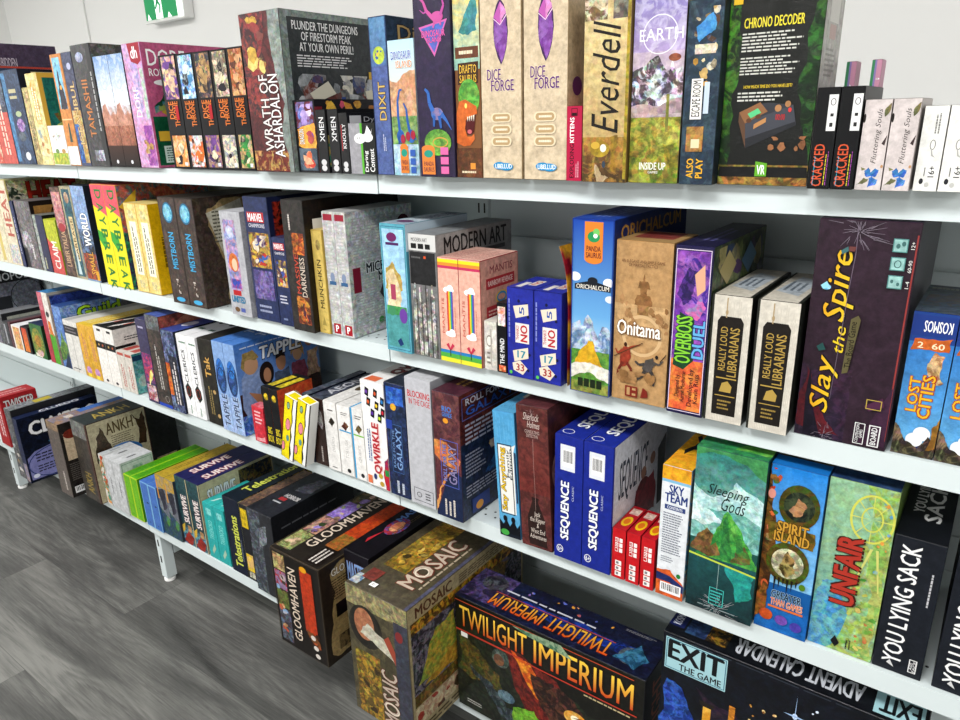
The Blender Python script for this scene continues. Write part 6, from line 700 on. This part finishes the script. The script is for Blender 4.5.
G(4, 165, 174.2, 473.5, .995, .27, wg, '#3a4450', [('b', '#b89a2c', '#c8aa3c', .4), ('l', .3, .2, .7, .75, 2, '#8a7424', True)], ['mustard-topped box with moody painted spine, next to the cornflower pair', 'mustard-topped box with moody painted spine, next to the navy sea pair'], rim='#6a7078', group='mustard-topped boxes')
sv = [('b', '#1f4048', '#3a6468', .6), ('x', 'SURVIVE', .32, .34, .75, .74, 90, '#e8e0dc', '#7a2c34', .05), ('r', 0, 0, 1, .26, '#2a5a7a', '#6a9aa8', .8), ('p', [(.0, .05), (.5, .22), (.9, .12), (.6, .0)], '#a83024', '#7a1c18', .6), ('p', [(0, .26), (.3, .32), (.2, .2), (0, .15)], '#d8b03a'), ('r', .93, .0, .99, 1, '#c8b890'), ('r', .5, .2, .8, .3, '#c8a070', '#8a5a3a', .6)]
G(4, 184.8, 197.4, 474, 1.003, .27, sv, [('b', '#bfb692', '#ccc4a0', .3), ('x', 'SURVIVE', .10, .66, .46, .88, 0, '#e4e8ea', '#2a4a6a', .05), ('r', .12, .60, .44, .65, '#2a4a6a'), ('l', .1, .35, .48, .55, 4, '#6a6448'), ('r', .52, .04, .98, .96, '#1c2438', '#7a6a2c', .7), ('e', .75, .5, .18, .22, '#1c2a50', '#4a2c24', .7), ('l', .05, .2, .5, .22, 1, '#4a4434')], [('b', '#22225c', '#2a2a68', .4), ('x', 'SURVIVE', .30, .15, .75, .65, 90, '#e8dcd8', '#a8303c', .05, 0, False)], ['navy sea adventure box, next to the mustard-topped pair', 'navy sea adventure box showing its sandy lettered side'], rim='#1f3a48', group='navy sea adventure boxes')
tq = [('b', '#2ab0ae', '#32bab6', .25), ('r', .25, .80, .75, .92, '#8ad8d4', '#2ab0ae', .5), ('x', 'TAKENOKO', .3, .36, .7, .70, 90, '#8ae0da', None, .02), ('p', [(.4, .08), (.7, .2), (.6, .28), (.3, .14)], '#a8c8b0')]
G(4, 211, 221.4, 501.5, 1.003, .16, tq, '#1f9694', [('b', '#35bcb8', '#2cb0ae', .3), ('l', .35, .5, .65, .95, 1, '#c8f0ec', True), ('p', [(.35, .1), (.55, .14), (.7, .3), (.5, .25)], '#b8e8e0')], ['turquoise box, next to the sandy-sided sea adventure box', 'turquoise box, next to the dark navy telephone-scribble box'], rim='#25a4a2', group='turquoise boxes')
G(4, 233.5, 249, 495, 1.0, .27, [('b', '#141c30', '#1c2640', .4), ('x', 'Telestrations', .32, .10, .78, .78, 90, '#d4dc5a', '#0c1220', .04), ('l', .82, .2, .9, .5, 1, '#8a94a8', True)], [('b', '#c8c894'), ('r', .05, 0, 1, 1, '#1a1c24', '#e8c41c', .5)], [('b', '#16202c', '#1f2a38', .5), ('x', 'Telestrations', .25, .2, .68, .98, 90, '#d4dc5a', '#0c1220', .04, 0, False)], 'dark navy sketching box with lime script up its spine and over its top', rim='#121828')
G(4, 249.4, 257.6, 503, 1.0, .24, [('b', '#1b1c22', '#2a2c34', .5), ('r', .1, .70, .9, .95, '#e0c01c', '#2a2a20', .5), ('r', .1, .12, .9, .35, '#e8c81c', '#e0a0b0', .4), ('r', .2, .03, .9, .11, '#c8c4b0', '#55524a', .7)], '#16181c', [('b', '#8a6a54', '#2a2a3a', .6)], 'black spine with yellow cartoon panels squeezed beside the navy sketching box', rim='#1b1c22')
G(4, 258.3, 281.8, 507, .985, .30, [('b', '#3a3f48', '#6a727e', .8), ('r', .5, 0, 1, 1, '#23252b', '#32353c', .5), ('p', [(.35, .55), (.7, .65), (.75, .86), (.5, .82)], '#8a9098', '#4a4e56', .7)], [('b', '#1b1d22', '#26282e', .4), ('l', .1, .8, .9, .84, 1, '#6a6c72')], [('b', '#24252c', '#33353f', .6), ('p', [(.4, .45), (.9, .5), (.85, .75), (.5, .72)], '#6a6a78', '#3a3a48', .7), ('r', .35, .26, .6, .31, '#b8383c'), ('x', 'HORROR', .38, .32, .92, .38, 0, '#d8d4d4', None, .04, 0, False), ('l', .3, .2, .7, .24, 1, '#c8c8cc')], 'smoky charcoal wrapped box with a little red mark on its lid', rim='#2c2e34', gl=1)
G(4, 282.5, 329.6, 546.7, .887, .40, [('b', '#191512', '#241e1a', .4), ('r', .04, .80, .28, .97, '#c8b878', '#6a4a34', .8), ('r', .04, .60, .28, .79, '#b02820', '#7a98c8', .6), ('r', .04, .40, .28, .59, '#6a7a3a', '#4a3020', .8), ('r', .04, .04, .28, .39, '#5a6a80', '#4a3428', .8), ('sc', .05, .05, .27, .95, 14, 16, '#d8a878 #4a3a2c #8ab0d8 #c85a3a #3a2a24', .35), ('x', 'GLOOMHAVEN', .34, .12, .50, .88, 90, '#dccbb8', '#0c0a08', .02), ('r', .60, .28, .84, .92, '#c8401c', '#a83018', .6), ('e', .68, .93, .07, .03, '#e8a41c'), ('sc', .6, .15, .88, .3, 10, 6, '#7a4a24 #b0542c #3a2418', .3), ('e', .74, .24, .05, .025, '#d8d0c8'), ('e', .78, .14, .05, .025, '#d8d0c8'), ('e', .8, .06, .05, .025, '#d8d0c8'), ('fr', 0, 0, 1, 1, .0015, '#5a4a34')],
  [('b', '#2a2118', '#3a2e20', .4), ('p', [(.04, .1), (.08, .9), (.16, .97), (.3, .97), (.3, .04), (.1, .04)], '#a08858', '#b89c68', .5), ('x', 'GLOOM', .09, .86, .28, .93, 0, '#e8e0d0', '#14100c', .03), ('l', .08, .62, .28, .83, 8, '#4a3a24'), ('r', .10, .44, .19, .58, '#14100c'), ('r', .20, .30, .28, .40, '#14100c'), ('r', .10, .1, .27, .25, '#3a2c1c', '#a08858', .5)],
  [('b', '#25201c', '#332c26', .5), ('r', .02, .04, .30, .96, '#4a4a34', '#8a7a5a', .8), ('r', .02, .05, .30, .24, '#a8b070', '#4a4028', .7), ('r', .02, .25, .30, .44, '#c89880', '#5a3a5a', .7), ('r', .02, .45, .30, .66, '#8a6ac8', '#b8a0e8', .7), ('sc', .03, .06, .29, .9, 14, 26, '#d8b898 #5a3a2c #a890e0 #3a4a2c #c8d0a0', .35), ('x', 'GLOOMHAVEN', .34, .14, .52, .80, 90, '#dccbb8', '#0c0a08', .02), ('r', .62, .35, .88, .90, '#b83a1c', '#d8581c', .6), ('r', .62, .2, .88, .36, '#8a6a2c', '#b8642c', .7), ('r', .66, .02, .92, .2, '#1c1410'), ('l', .68, .04, .88, .18, 3, '#d8d0c8', True), ('fr', 0, 0, 1, 1, .0015, '#6a5a40')], 'huge dark brown dungeon box jutting out of the bottom shelf', rim='#3a3026')
G(4, 352.6, 377.5, 548, .966, .32, [('b', '#17151c', '#26222e', .4), ('x', 'MASTERS', .1, .72, .92, .9, 0, '#8ab0e8', '#6a2c3c', .05), ('r', .1, .4, .9, .62, '#8a2c44', '#3a4a8a', .8)], '#141218', [('b', '#121016', '#1e1a24', .5), ('e', .5, .45, .3, .13, '#a8304a', '#4a6ac8', .8), ('e', .5, .45, .18, .08, '#e8a87a', '#c83a3a', .6), ('x', 'MASTERS', .2, .52, .42, .95, 90, '#6a98e0', '#20305a', .05, 0, False), ('p', [(.2, .2), (.35, .35), (.3, .15)], '#c8303c'), ('l', .6, .35, .75, .9, 2, '#6a5a3c', True)], 'black box with a neon-lit muscular hero on top, tucked between two huge boxes', rim='#17151c')
G(4, 357.3, 415.6, 581.5, .842, .42, [('b', '#4a4430', '#6a6248', .5), ('r', 0, .86, 1, 1, '#a89c6c', '#6a6450', .7), ('e', .3, .72, .28, .16, '#1c1a16', '#3a3426', .4), ('e', .28, .74, .17, .12, '#a86a4a', '#c88a64', .5), ('p', [(.2, .66), (.34, .76), (.86, .60), (.78, .55), (.4, .64)], '#b8b4a0', '#d8d4c0', .5), ('p', [(.6, .70), (.68, .74), (.86, .56), (.80, .52)], '#a84a34'), ('r', .08, .0, .5, .52, '#a8842c', '#5a4a20', .9), ('sc', .1, .05, .55, .5, 14, 6, '#d8b04a #6a5424 #3a2c18 #b8902c', .2), ('r', .78, .0, 1, .88, '#3a3c48', '#4a4c5c', .6), ('e', .86, .78, .06, .04, '#8a2c2c'), ('x', 'MOSAIC', .52, .04, .78, .46, 90, '#c8b8a8', '#6a3424', .02), ('o_', .66, .17, .12, .045, .003, '#e8dcc8')],
  [('b', '#a89a74', '#b8aa84', .4), ('r', .02, .34, .98, .80, '#2c2c34', '#8a8494', .7), ('p', [(.05, .4), (.2, .72), (.35, .75), (.4, .5), (.25, .38)], '#8a9a3c', '#c8a43c', .7), ('p', [(.1, .36), (.3, .48), (.5, .42), (.4, .35)], '#c89a34', '#8a6a24', .6), ('p', [(.45, .5), (.55, .78), (.85, .76), (.7, .5)], '#6a5a3a', '#a88444', .7), ('r', .02, .80, .98, .885, '#5a3c1c', '#c8942c', .9), ('x', 'MOSAIC', .06, .90, .34, .975, 0, '#5a3424', None, .04), ('r', .02, .25, .98, .34, '#8a6a2c', '#5a4420', .9), ('r', .02, .1, .98, .24, '#c8bc98', '#a83a2c', .5), ('sc', .03, .1, .97, .24, 16, 9, '#a83a2c #4a3a28 #e0d8b8 #8a3024', .05), ('l', .05, .02, .95, .08, 2, '#5a4a34'), ('l', .4, .90, .9, .97, 4, '#6a5a44')],
  [('b', '#4c4434', '#5f573f', .5), ('r', .14, .22, .52, .98, '#a8842c', '#5f5224', .8), ('r', .20, .3, .30, .98, '#c8a03c', '#7a6428', .7), ('sc', .15, .25, .51, .7, 16, 66, '#d8b044 #6a5424 #e8cc6a #4a3c1c #8a7434', .2), ('x', 'MOSAIC', .54, .14, .80, .60, 90, '#c9b9a6', '#7a3c2c', .02), ('o_', .67, .275, .09, .04, .003, '#e8dcc8'), ('l', .83, .16, .89, .62, 1, '#b8a890', True), ('r', .02, .02, .16, .1, '#6a8ab0', '#d8d0c0', .6), ('r', .1, .08, .3, .17, '#8a3a30', '#5a2420', .5), ('r', .95, 0, 1, 1, '#4a4a60', '#6a6a84', .5)], 'enormous olive and gold civilisation box leaning far out over the bottom edge', rim='#6a6048', gl=1, sticker=(2, .30, .045, .40, .075, '#f2f2f0'))
G(4, 459.2, 639, 594, .985, .115, [('b', '#14140f', '#22221a', .5), ('p', [(0, 0), (0, .7), (.2, .78), (.5, .68), (1, .5), (1, 0)], '#1c2018', '#2c3424', .8), ('p', [(0, .35), (.02, .66), (.14, .6), (.26, .46), (.3, .3), (.1, .3)], '#6a5a24', '#3a4424', .9), ('p', [(.28, .74), (.58, .66), (.72, .34), (.58, .10), (.42, .12), (.36, .4)], '#5a1c18', '#8a2a20', .8), ('p', [(.33, .74), (.44, .70), (.56, .44), (.48, .42), (.40, .56)], '#d8581c', '#f0a02c', .7), ('p', [(.44, .62), (.62, .6), (.78, .36), (.8, .05), (.62, .04), (.54, .3)], '#2c1c18', '#6a3c2c', .8), ('e', .68, .42, .06, .06, '#e89a2c', '#f0d070', .5), ('e', .68, .42, .025, .028, '#fff4d0'), ('p', [(.66, .42), (.9, .5), (.98, .56), (.9, .46)], '#c8641c', '#5a2c14', .5), ('e', .27, .62, .05, .08, '#3a4a40', '#7a8a80', .6), ('e', .26, .60, .03, .05, '#8a5a3c', '#4a3a30', .6), ('p', [(.08, .44), (.22, .34), (.30, .2), (.5, .1), (.34, .02), (.22, .2), (.1, .36)], '#2a3438', '#5a6a70', .7), ('e', .30, .30, .05, .05, '#4a6878', '#8aa8b8', .6), ('p', [(.34, .24), (.46, .30), (.56, .18), (.5, .02), (.36, .04)], '#5a9a24', '#8ac83c', .7), ('e', .46, .13, .07, .07, '#7ac83c', '#3a7a1c', .6), ('r', .0, .70, .40, .715, '#c8402c'), ('x', 'TWILIGHT', .03, .75, .42, .93, 0, '#d8401c', '#2a0c04', .01, 0, True, '#ffd84a'), ('x', 'IMPERIUM', .46, .73, .95, .93, 0, '#d8401c', '#2a0c04', .01, 0, True, '#ffd84a'), ('r', .0, .965, .95, .972, '#c8502c'), ('r', .42, .69, .97, .70, '#c8402c'), ('p', [(.34, .96), (.6, .98), (.66, .90), (.42, .93)], '#4a7a5c', '#c8d8b0', .4), ('l', .72, .655, .95, .68, 1, '#c8b88a'), ('x', 'DAX', .28, .03, .34, .06, 0, '#f08a2c', None, .03), ('r', .035, .66, .075, .70, '#f0f0ec'), ('l', .06, .06, .18, .10, 2, '#c8c8c0'), ('fr', 0, 0, 1, 1, .001, '#2a2a2c')],
  [('b', '#101014', '#1c1c24', .4), ('x', 'TWILIGHT', .3, .2, .7, .9, 90, '#a8543c', '#2a0c04', .03, 0, False)],
  [('b', '#12142a', '#1c2448', .7), ('r', .0, .1, .22, .98, '#2a2440', '#5a4a80', .8), ('e', .12, .7, .07, .22, '#23202c', '#5a5a64', .7), ('p', [(.25, .5), (.55, .62), (.9, .6), (.9, .35), (.5, .3)], '#1c3a9a', '#101830', .8), ('x', 'TWILIGHT IMPERIUM', .17, .14, .80, .48, 180, '#e8b83c', '#4a1408', .01, 0, True, '#e04a1c'), ('r', .16, .50, .8, .515, '#c8502c'), ('l', .2, .60, .80, .68, 1, '#c8c8d4'), ('e', .88, .36, .045, .2, '#6a7078', '#3a4a5a', .7), ('p', [(.82, .2), (.9, .7), (.97, .4), (.93, .1)], '#1c4a6a', '#4a90b8', .6), ('sc', .3, .7, .75, .95, 9, 12, '#e8a03c #5a70d0 #c8602c', .03), ('l', .8, .88, .97, .94, 2, '#8a8a90')], 'wide space epic box facing out with fiery lettering on the bottom shelf', rim='#1a1a20', gl=1, tn='fiery_lettering')
G(4, 652, 884, 630, 1.0, .075, [('b', '#0d1018', '#141a28', .6), ('r', .014, .815, .285, .978, '#a8d4dc'), ('fr', .018, .82, .281, .973, .0015, '#3a7a94'), ('x', 'EXIT', .03, .872, .268, .965, 0, '#14181c', None, .05), ('x', 'THE GAME', .08, .827, .265, .86, 0, '#14181c', None, .03), ('p', [(.02, .3), (.03, .76), (.10, .74), (.22, .5), (.2, .3)], '#1c3a8a', '#3a68d0', .8), ('p', [(.14, .3), (.16, .78), (.34, .72), (.5, .4), (.5, .3)], '#20182a', '#3a2838', .7), ('r', .20, .60, .235, .70, '#e8a02c', '#f0d060', .4), ('p', [(.18, .72), (.25, .72), (.24, .695), (.19, .695)], '#2a2420'), ('r', .18, .46, .26, .57, '#e8942c', '#7a4418', .5), ('r', .31, .68, .335, .76, '#e8942c', '#5a3a1c', .5), ('e', .565, .845, .010, .014, '#d8e8ff'), ('p', [(.562, .76), (.565, .95), (.568, .76)], '#a8c8f4'), ('p', [(.52, .845), (.565, .85), (.62, .845), (.565, .84)], '#a8c8f4'), ('sc', .38, .5, .56, .82, 40, 8, '#e8a84a #c87a2c #f0d090 #8a5424', .05), ('sc', .6, .7, .98, .92, 12, 3, '#8ab0e8 #d8e4f8', .02), ('l', .03, .985, .9, .995, 1, '#3a4250')],
  '#0c0e14', [('b', '#0e1016', '#171a22', .5), ('r', .0, .3, .07, .96, '#16225c'), ('x', 'KOSMOS', .015, .38, .05, .9, 90, '#d8dcea', None, .03, 0, False), ('r', .08, .2, .17, .9, '#1c2c50', '#3a5a8a', .6), ('r', .17, .2, .26, .9, '#2a2418', '#b8862c', .7), ('x', 'ADVENT CALENDAR', .29, .2, .78, .72, 180, '#c8ccd4', None, .05), ('l', .35, .80, .75, .88, 1, '#8a9098'), ('r', .82, .1, .985, .92, '#a8d4dc'), ('x', 'EXIT', .84, .2, .97, .72, 180, '#14181c', None, .06), ('l', .84, .76, .97, .86, 1, '#14181c')], 'large midnight advent calendar box with a pale blue title plate', rim='#0f1218', gl=1)
# blue hang tab standing behind the small white card boxes
t = MB(); P = [(.0 + .135 * i / 12, .033 * math.sin(math.pi * i / 12) ** .6) for i in range(13)]
fr_, bk = [(.0, a, b + .02) for a, b in P] + [(0, .135, 0), (0, 0, 0)], None
n_ = len(fr_); vs = fr_ + [(.004, y, z) for x, y, z in fr_]
t.add(vs, [tuple(range(n_)), tuple(reversed(range(n_, 2 * n_)))] + [(i, i + n_, (i + 1) % n_ + n_, (i + 1) % n_) for i in range(n_)], lin('#3f80c8'), lin('#5a94d4'), .3, .4)
x_ = solve(lambda q: proj(q, 1.0, SH[4] + .155)[0], -4, 0, 103); tt = Vector((x_, 1.0, 0))
ho = empty('card_pack', (x_, 1.005, SH[4] + .0003)); ho['label'] = 'blue carded pack with a rounded hang tab rising behind the small white boxes'; ho['category'] = 'card pack'
pk = MB(); fn, faces = chamfer(.001); pk.add(fn(.006, .14, .148, .001), faces, lin('#3a74b8'), lin('#7aa8d8'), .4, .2); pk.build('pack', PRINT, ho)
tb = t.build('hang_tab', PRINT, ho, (.001, .0025, .1465)); tb['label'] = 'blue hang tab with slot'
sl = MB(); sl.add([(.0052, .05, .025), (.0052, .09, .025), (.0052, .09, .033), (.0052, .05, .033)], [(0, 1, 2, 3)], lin('#c87a5a')); sl.build('slot', PRINT, tb)
